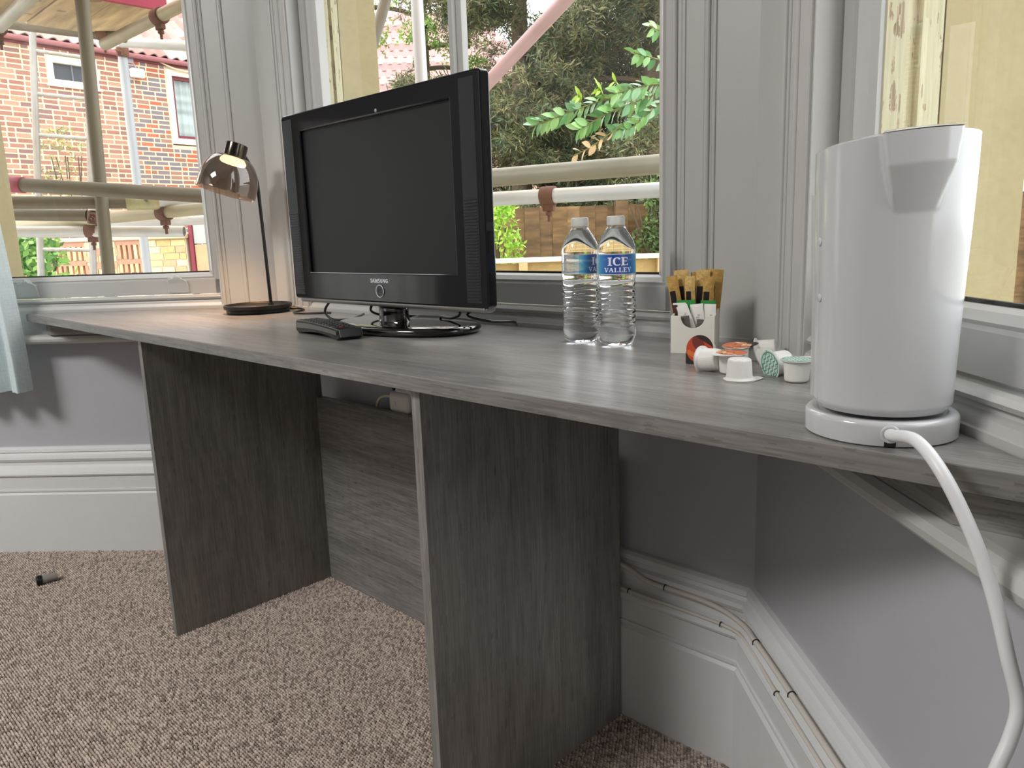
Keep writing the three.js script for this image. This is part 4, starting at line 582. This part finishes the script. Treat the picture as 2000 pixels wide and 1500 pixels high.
  { const s = [sv(-3, -0.02, -0.03), sv(6, -0.02, -0.03), sv(6, 4.2, -0.03), sv(-3, 4.2, -0.03)], g = new THREE.BufferGeometry(); const lo = s.map((p) => [p[0], p[1] - 0.08, p[2]]); const q = (a, b, c, d) => [...a, ...b, ...c, ...a, ...c, ...d]; g.setAttribute('position', new THREE.Float32BufferAttribute([...q(s[0], s[1], s[2], s[3]), ...q(lo[3], lo[2], lo[1], lo[0]), ...q(lo[0], lo[1], s[1], s[0]), ...q(s[3], s[2], lo[2], lo[3])], 3)); g.computeVertexNormals(); part('roof_deck', metres(g), plain(0x8c6a5e, 0.9), t); }
  const tileGeo = (() => { const g = new THREE.BoxGeometry(0.215, 0.02, 0.31, 10, 1, 1), p = g.attributes.position; for (let i = 0; i < p.count; i++) { const x = p.getX(i) / 0.2; p.setY(i, p.getY(i) + 0.026 * Math.sin(x * Math.PI * 2)); } g.computeVertexNormals(); return metres(g.toNonIndexed(), 2); })();
  const tm = [0xb89488, 0xa98479, 0xc2a298, 0x9d7a70, 0xb28d82].map((c, i) => noisy(c, 0.2, 0.3, 0.85, 150 + i));
  const place = (m, s, d) => { const p = sv(s, d + 0.13, 0.035); m.position.set(p[0] - b[0], p[1] - b[1], p[2] - b[2]); m.rotation.x = pitch + 0.06; };
  let tiles = 0; const extra = [];
  for (let j = 0; j < 11; j++) for (let i = 0; i < 26; i++) { const s = -0.55 + i * 0.195, d = -0.06 + j * 0.255; const m = new THREE.Mesh(tileGeo, tm[(r() * 5) | 0]); m.name = 'roof_tile'; m.castShadow = m.receiveShadow = true; place(m, s, d + (r() - 0.5) * 0.012); if (tiles++ < 290) t.add(m); }
  // soil pipe end and cable by the tall window
  part('loose_cable', tube([[X(2.35), 3.99, nn + 0.05], [X(2.5), 3.93, nn + 0.07], [X(2.7), 3.885, nn + 0.075], [X(2.95), 3.88, nn + 0.07], [X(3.3), 3.9, nn + 0.06]], 0.014, 40, 8), plain(0xe0cfae, 0.7), t);
  // security light under the gutter
  const li = thing('security_light', 'small white security light fixed under the gutter', 'light', H, [X(1.95), 3.66, nn]);
  part('lamp_head', box(X(1.84), X(2.06), 3.655, 3.80, nn + 0.05, nn + 0.15, 0.025), plain(0xe9ecea, 0.4), li); part('lens', box(X(1.95), X(2.045), 3.675, 3.785, nn + 0.146, nn + 0.156, 0.006), plain(0xa9b6b4, 0.15), li); part('bracket', [rod([X(1.95), 3.80, nn + 0.08], [X(1.93), 3.93, nn + 0.02], 0.012, 8), box(X(1.82), X(1.94), 3.88, 3.99, nn, nn + 0.05, 0.006)], plain(0x9a8f94, 0.5), li);
}
// foliage helper: a tuft of small leaves repeated many times
function leafTuft(len, wid, count, seed) { const r = rng(seed), pos = []; for (let i = 0; i < count; i++) { const d = new V3(r() - 0.5, r() - 0.35, r() - 0.5).normalize(), s = new V3(r() - 0.5, r() - 0.5, r() - 0.5).cross(d).normalize(), o = new V3(r() - 0.5, r() - 0.5, r() - 0.5).multiplyScalar(len * 1.2), a = o, m = o.clone().addScaledVector(d, len * 0.5), e = o.clone().addScaledVector(d, len), p1 = m.clone().addScaledVector(s, wid / 2), p2 = m.clone().addScaledVector(s, -wid / 2); for (const v of [a, p1, e, a, e, p2]) pos.push(v.x, v.y, v.z); } const g = new THREE.BufferGeometry(); g.setAttribute('position', new THREE.Float32BufferAttribute(pos, 3)); g.computeVertexNormals(); return g; }
const leafMat = (t = 0.25) => std({ color: 0xffffff, roughness: 0.7, transmission: t, thickness: 0 });
function foliage(parent, tuft, spots, tones, seed, mat) {   // spots: [x, y, z, scale] in the thing's own coordinates
  const r = rng(seed), im = new THREE.InstancedMesh(tuft, mat, spots.length), m = new THREE.Matrix4(), c = new THREE.Color();
  spots.forEach((s, i) => { m.compose(new V3(s[0], s[1], s[2]), new THREE.Quaternion().setFromEuler(new THREE.Euler(r() * 6, r() * 6, r() * 6)), new V3().setScalar(s[3])); im.setMatrixAt(i, m); im.setColorAt(i, c.setHex(tones[(r() * tones.length) | 0])); });
  im.name = 'foliage'; im.userData.kind = 'stuff'; im.castShadow = im.receiveShadow = true; parent.add(im); return im;
}
const bark = noisy(0x6b5a49, 0.5, 0.4, 0.95, 161, {}, 0.01);
const gauss = (r) => (r() + r() + r() + r() - 2);
function tree(pos, height, spread, label, cat, opts) {
  const t = thing(opts.name || 'conifer', label, cat, WORLD, pos, opts.group), r = rng(opts.seed), spots = [];
  part('trunk', rod([0, 0, 0], [0.1, height * 0.9, 0], 0.16, 12, 0.05), bark, t, true);
  for (let k = 0; k < opts.limbs; k++) {
    const y = height * lerp(opts.from, 0.96, (k + r() * 0.8) / opts.limbs), a = r() * Math.PI * 2, len = spread * (1 - 0.45 * y / height) * (0.6 + 0.5 * r()), dx = Math.cos(a), dz = Math.sin(a), rise = opts.rise * (0.6 + r() * 0.8);
    const at = (q) => [0.1 * y / height + dx * len * q, y + len * (rise * q - 0.25 * q * q), dz * len * q];
    part('limb', tube([at(0), at(0.35), at(0.7), at(1)], 0.022 + 0.012 * r(), 10, 6), bark, t, true);
    for (let c = 0; c < opts.clumps; c++) { const q = 0.25 + 0.8 * Math.sqrt((c + r()) / opts.clumps), p = at(q), w = opts.clump * (0.7 + 0.6 * r()), ox = gauss(r) * 0.28, oy = gauss(r) * 0.2, oz = gauss(r) * 0.28; for (let i = 0; i < opts.per; i++) spots.push([p[0] + ox + gauss(r) * w, p[1] + oy + gauss(r) * w * 0.6 - 0.04, p[2] + oz + gauss(r) * w, 0.7 + 0.6 * r()]); }
  }
  foliage(t, opts.tuft, spots, opts.tones, opts.seed + 1, opts.mat || leafMat());
  return t;
}
const needle = leafTuft(0.075, 0.012, 16, 7), broad = leafTuft(0.07, 0.035, 7, 8), small = leafTuft(0.045, 0.022, 8, 9);
const coniferTones = [0x55603a, 0x66703f, 0x454f33, 0x7a7a4c, 0x6b6243, 0x586a48, 0x8a8558];
const CON = { name: 'conifer', group: 'conifers behind the fence', limbs: 50, from: 0.05, rise: 0.25, clumps: 8, per: 30, clump: 0.17, tuft: needle, tones: coniferTones };
tree([0.35, -0.7, -9.4], 6.6, 1.75, 'dark conifer nearest the glazing bar of the middle window', 'tree', { ...CON, seed: 201 });
tree([1.75, -0.7, -8.9], 6.2, 1.8, 'dark conifer at the right of the middle window', 'tree', { ...CON, seed: 211 });
tree([1.15, -0.7, -10.9], 7.2, 1.9, 'conifer further back between the two nearer conifers', 'tree', { ...CON, seed: 251 });
tree([-0.9, -0.7, -11.2], 5.6, 1.5, 'lighter green tree left of the glazing bar', 'tree', { ...CON, name: 'leafy_tree', group: undefined, limbs: 26, clumps: 6, per: 22, tuft: small, tones: [0x8fb24a, 0x7aa03c, 0xa4c25c, 0x6f9040], seed: 231, mat: leafMat(0.35) });
// far pink roof seen through the branches
{
  const t = thing('distant_house', 'distant house with a pale pink tiled roof behind the trees', 'house', WORLD, [-1.6, -0.7, -17]);
  part('wall', metres(box(-3.4, 2.4, -0.7, 3.3, -18.5, -16.4)), noisy(0xc9a48c, 0.2, 0.5, 0.9, 171), t);
  const m = [0xae8a84, 0xa37f79, 0xb8958f].map((c, i) => noisy(c, 0.2, 0.3, 0.85, 173 + i)), r = rng(31);
  for (let j = 0; j < 16; j++) { const g = new THREE.BoxGeometry(5.2 - j * 0.12, 0.03, 0.28, 130, 1, 1), p = g.attributes.position; for (let i = 0; i < p.count; i++) p.setY(i, p.getY(i) + 0.014 * Math.sin(p.getX(i) * 31.4 + j)); g.computeVertexNormals(); part('tile_course', metres(g.rotateX(R(46)).translate(-0.9 - j * 0.06, 3.3 + j * 0.165, -16.2 - j * 0.16).toNonIndexed()), m[j % 3], t); }
}
// fence, rail fence, shrubs
{
  const t = thing('board_fence', 'brown board fence behind the scaffold tubes and bottles', 'fence', WORLD, [1.5, -0.7, -6.7]);
  const m = [0x6f5638, 0x7b6040, 0x665036, 0x826847].map((c, i) => { const w = 128, a = fbm(w, w, 14, 3, 4, 181 + i), k = new THREE.Color(c).convertLinearToSRGB(); return std({ roughness: 0.9, map: texture(w, w, (x, y, q) => { const v = 0.7 + 0.6 * a[q]; return [k.r * 255 * v, k.g * 255 * v, k.b * 255 * v]; }, [0.5, 0.5]) }); }), r = rng(12);
  for (let i = 0; i < 62; i++) { const x = -1.6 + i * 0.118; part('board', metres(box(x, x + 0.125, -0.7, 1.135 + 0.008 * r(), -6.72 - (i % 2) * 0.008, -6.70 - (i % 2) * 0.008), 1, i * 0.3), m[(r() * 4) | 0], t); }
  for (let i = 0; i < 4; i++) part('post', metres(box(-0.75 + i * 1.8, -0.65 + i * 1.8, -0.7, 1.17, -6.70, -6.61), 1), m[2], t);
  part('gravel_board', metres(box(-1.6, 5.72, -0.7, -0.55, -6.70, -6.67)), m[1], t);
}
{
  const t = thing('rail_fence', 'low pale timber fence with a light top rail', 'fence', WORLD, [0.7, -0.7, -5.05]);
  const m = [0xbfa470, 0xb59a66, 0xc7ad7a, 0xad935e].map((c, i) => noisy(c, 0.35, 0.4, 0.85, 191 + i)), pale = noisy(0xe9dcbf, 0.15, 0.4, 0.8, 195), r = rng(14);
  part('top_rail', metres(box(-1.3, 2.6, 0.742, 0.772, -5.06, -4.98, 0.006)), pale, t);
  for (let i = 0; i < 5; i++) part('post', metres(box(-0.72 + i * 0.89, -0.665 + i * 0.89, -0.7, 0.742, -5.04, -4.985), 1), m[2], t);
  for (let j = 0; j < 8; j++) part('board', metres(box(-1.3, 2.6, 0.60 - j * 0.15, 0.735 - j * 0.15, -5.07, -5.045, 0.003), 0, j * 0.31, j * 0.2), m[(r() * 4) | 0], t);
}
function shrub(name, label, cat, pos, size, n, tuft, tones, seed, mat) {
  const t = thing(name, label, cat, WORLD, pos), r = rng(seed), spots = [];
  for (let k = 0; k < 6; k++) part('stem', tube([[0, 0, 0], [gauss(r) * size[0] * 0.3, size[1] * 0.4, gauss(r) * size[2] * 0.3], [gauss(r) * size[0] * 0.7, size[1] * 0.9, gauss(r) * size[2] * 0.6]], 0.008, 8, 5), bark, t, true);
  for (let i = 0; i < n; i++) { const a = r() * 6.283, q = Math.sqrt(r()), y = size[1] * (0.12 + 0.9 * r()), w = Math.sin(Math.min(1, (y / size[1]) * 0.9 + 0.1) * Math.PI) * 0.6 + 0.4; spots.push([Math.cos(a) * q * size[0] * w, y, Math.sin(a) * q * size[2] * w, 0.7 + 0.7 * r()]); }
  foliage(t, tuft, spots, tones, seed + 1, mat || leafMat(0.35)); return t;
}
const fresh = [0x7fae4a, 0x6b9a3e, 0x98c45c, 0x5a8a3a, 0xa9cf6e];
shrub('garden_shrub', 'leafy green shrub at the left edge of the garden', 'shrub', [-3.40, -0.7, -5.9], [0.36, 1.72, 0.35], 520, broad, fresh, 301);
shrub('garden_shrub', 'bright lime shrub beside the television in front of the fence', 'shrub', [0.05, -0.7, -6.2], [0.28, 1.88, 0.25], 420, small, [0xa8d046, 0x8fbf3c, 0xbfe060], 311);
shrub('ivy', 'dark ivy over the fence behind the bottles', 'ivy', [1.45, -0.6, -6.52], [0.32, 1.9, 0.09], 700, small, [0x5f7a3a, 0x4d6a34, 0x75904a], 321);
shrub('wall_climber', 'sparse climber growing against the brick house', 'climber', [-6.1, -0.6, -11.7], [0.62, 3.15, 0.12], 260, small, [0xa8b060, 0x8c9a50, 0xc0b878], 331);
// garden wall with pierced panels, pale shed door
{
  const z = -8.72, t = thing('garden_wall', 'low garden wall of old bricks with pierced panels and coping', 'wall', WORLD, [-4.2, -0.7, z]);
  const cols = [0xd9b48c, 0xc99a78, 0xe2c59a, 0xb98a70, 0xd2a67f].map((c, i) => noisy(c, 0.3, 0.15, 0.9, 401 + i)), yel = [0xdcc48c, 0xcdb078, 0xe6d4a4, 0xc2a880].map((c, i) => noisy(c, 0.3, 0.15, 0.9, 411 + i)), mort = noisy(0xd8c8ac, 0.15, 0.4, 0.95, 421), r = rng(23);
  const brick = (x0, x1, y0, y1, set) => part('brick', metres(box(x0, x1, y0, y1, z - 0.05, z + 0.006 + 0.006 * r())), set[(r() * set.length) | 0], t);
  part('core', metres(box(-5.6, -3.33, -0.7, 0.64, z - 0.1, z - 0.004)), mort, t);
  const solids = [[-5.6, -4.82], [-4.44, -4.10], [-3.80, -3.34]];
  for (const [a, b] of solids) { part('core', metres(box(a, b, 0.64, 1.0, z - 0.1, z - 0.004)), mort, t); for (let j = 0; j < 5; j++) { let x = a + (j % 2) * 0.06; while (x < b - 0.05) { const w = Math.min(b, x + 0.12 + 0.1 * r()); brick(x, w - 0.01, 0.635 + j * 0.073, 0.635 + j * 0.073 + 0.063, a > -3.9 ? yel : cols); x = w; } } }
  for (const [a, b] of [[-4.82, -4.44], [-4.10, -3.80]]) for (const [lo, hi] of [[0.655, 0.745], [0.80, 0.95]]) { const nn = Math.round((b - a) / 0.058); for (let i = 0; i < nn; i++) brick(a + i * 0.058 + 0.012, a + i * 0.058 + 0.046, lo, hi, cols); part('course', metres(box(a, b, hi, hi + 0.05, z - 0.06, z + 0.006)), cols[3], t); }
  part('coping', [metres(box(-5.6, -3.78, 1.0, 1.045, z - 0.12, z + 0.03, 0.012))], noisy(0xd8bfa8, 0.3, 0.3, 0.9, 423), t);
  part('coping', [metres(box(-3.83, -3.32, 1.0, 1.055, z - 0.12, z + 0.05, 0.012))], noisy(0xcbb58c, 0.3, 0.3, 0.9, 425), t);
}
{
  const t = thing('shed', 'pale timber shed with a dark red corner post beyond the garden wall', 'shed', WORLD, [-2.6, -0.7, -8.8]);
  const m = noisy(0xb4b9ad, 0.1, 0.6, 0.8, 431), tan = noisy(0xc4a57c, 0.12, 0.6, 0.8, 433);
  for (let i = 0; i < 12; i++) part('panel_board', metres(box(-3.265 + i * 0.14, -3.135 + i * 0.14, 0.94, 1.42, -8.8, -8.76 + (i % 2) * 0.006, 0.002), 1, i), m, t);
  part('lower_panel', metres(box(-3.265, -1.6, -0.7, 0.93, -8.82, -8.76, 0.004), 1), tan, t);
  part('corner_post', metres(box(-3.312, -3.27, -0.7, 1.42, -8.85, -8.74, 0.004), 1), plain(0x8a3540, 0.7), t);
  part('shed_roof', metres(box(-3.31, -1.5, 1.42, 1.47, -10.0, -8.66, 0.006)), noisy(0x8a867c, 0.2, 0.5, 0.9, 435), t);
}
// laurel branch close outside the middle window
{
  const t = thing('laurel_branch', 'fresh green laurel branch reaching in from the right outside the middle window', 'branch', WORLD, [1.05, -0.7, -3.55]), b = baseOf.get(t), r = rng(51);
  const twigM = plain(0x7c7a48, 0.8), leafMs = [0x92c274, 0x80b26c, 0xa6cf84, 0x78a874, 0xa8d0a4].map((c) => std({ color: c, roughness: 0.35, transmission: 0.3, thickness: 0 })), lime = [0xbfe04e, 0xa8d23c].map((c) => std({ color: c, roughness: 0.4, transmission: 0.35, thickness: 0 })), sere = std({ color: 0xd9b98a, roughness: 0.6, transmission: 0.25, thickness: 0 });
  const leafGeo = (len, wid) => { const g = new THREE.PlaneGeometry(1, 1, 4, 6), p = g.attributes.position; for (let i = 0; i < p.count; i++) { const v = p.getY(i) + 0.5, x = p.getX(i) * 2, w = wid / 2 * Math.sin(Math.PI * Math.min(1, v * 0.96 + 0.03)) ** 0.8; p.setXYZ(i, x * w, v * len, 0.22 * w * Math.abs(x) - 0.18 * len * v * v); } g.computeVertexNormals(); return g; };
  const leaves = [leafGeo(0.066, 0.034), leafGeo(0.056, 0.029), leafGeo(0.045, 0.014)];
  const P = (x, y, z) => [x, y, z];
  part('stem', tube([P(1.05, -0.7, -3.55), P(1.02, 0.4, -3.56), P(1.0, 1.1, -3.56), P(0.92, 1.45, -3.55), P(0.80, 1.52, -3.55)], 0.012, 40, 8), twigM, t);
  const twig = (pts, n, size, mats, droop, start = 0.1) => {
    const c = new THREE.CatmullRomCurve3(pts.map((p) => new V3(...p))); part('twig', new THREE.TubeGeometry(c, 30, 0.0032, 6), twigM, t);
    for (let i = 0; i < n; i++) { const q = start + (1 - start) * (i + 0.4 * r()) / n, at = c.getPoint(q), tan = c.getTangent(q), side = i % 2 ? 1 : -1, d = new V3(tan.x * 0.55, side * 0.55 - droop, tan.z * 0.4 + (r() - 0.5) * 1.1).normalize();
      const m = new THREE.Mesh(leaves[size], mats[(r() * mats.length) | 0]); m.name = 'leaf'; m.castShadow = m.receiveShadow = true; m.position.set(at.x - b[0], at.y - b[1], at.z - b[2]); m.quaternion.setFromUnitVectors(new V3(0, 1, 0), d).multiply(new THREE.Quaternion().setFromAxisAngle(new V3(0, 1, 0), r() * 2.4 - 0.2)); t.add(m); } };
  twig([P(0.80, 1.52, -3.55), P(0.66, 1.50, -3.56), P(0.52, 1.485, -3.56), P(0.40, 1.45, -3.55), P(0.30, 1.415, -3.55), P(0.20, 1.385, -3.55)], 40, 0, leafMs, 0.35);
  twig([P(0.78, 1.51, -3.53), P(0.66, 1.47, -3.52), P(0.54, 1.43, -3.52), P(0.45, 1.385, -3.52), P(0.40, 1.36, -3.52)], 32, 0, leafMs, 0.35);
  twig([P(0.82, 1.50, -3.57), P(0.72, 1.43, -3.58), P(0.64, 1.37, -3.57), P(0.56, 1.36, -3.56)], 24, 1, leafMs, 0.4);
  twig([P(0.88, 1.50, -3.55), P(0.80, 1.62, -3.56), P(0.72, 1.66, -3.57), P(0.65, 1.68, -3.57)], 16, 1, leafMs, 0.2);
  twig([P(0.92, 1.45, -3.55), P(0.86, 1.68, -3.58), P(0.78, 1.76, -3.58), P(0.72, 1.79, -3.58)], 14, 1, [...leafMs, ...lime], 0.1);
  twig([P(0.84, 1.52, -3.52), P(0.74, 1.535, -3.50), P(0.64, 1.52, -3.50), P(0.55, 1.50, -3.50)], 26, 0, leafMs, 0.3);
  twig([P(0.52, 1.485, -3.55), P(0.50, 1.52, -3.54), P(0.485, 1.545, -3.54)], 9, 2, lime, -0.3);
  twig([P(0.60, 1.50, -3.55), P(0.575, 1.54, -3.54), P(0.56, 1.56, -3.54)], 9, 2, lime, -0.3);
  twig([P(0.40, 1.45, -3.55), P(0.41, 1.49, -3.54), P(0.40, 1.51, -3.54)], 7, 2, lime, -0.3);
  twig([P(0.60, 1.38, -3.55), P(0.52, 1.33, -3.53), P(0.45, 1.285, -3.52), P(0.375, 1.25, -3.52)], 9, 1, [sere], 0.3, 0.2);
}
scene.updateMatrixWorld(true);
renderer.render(scene, camera);
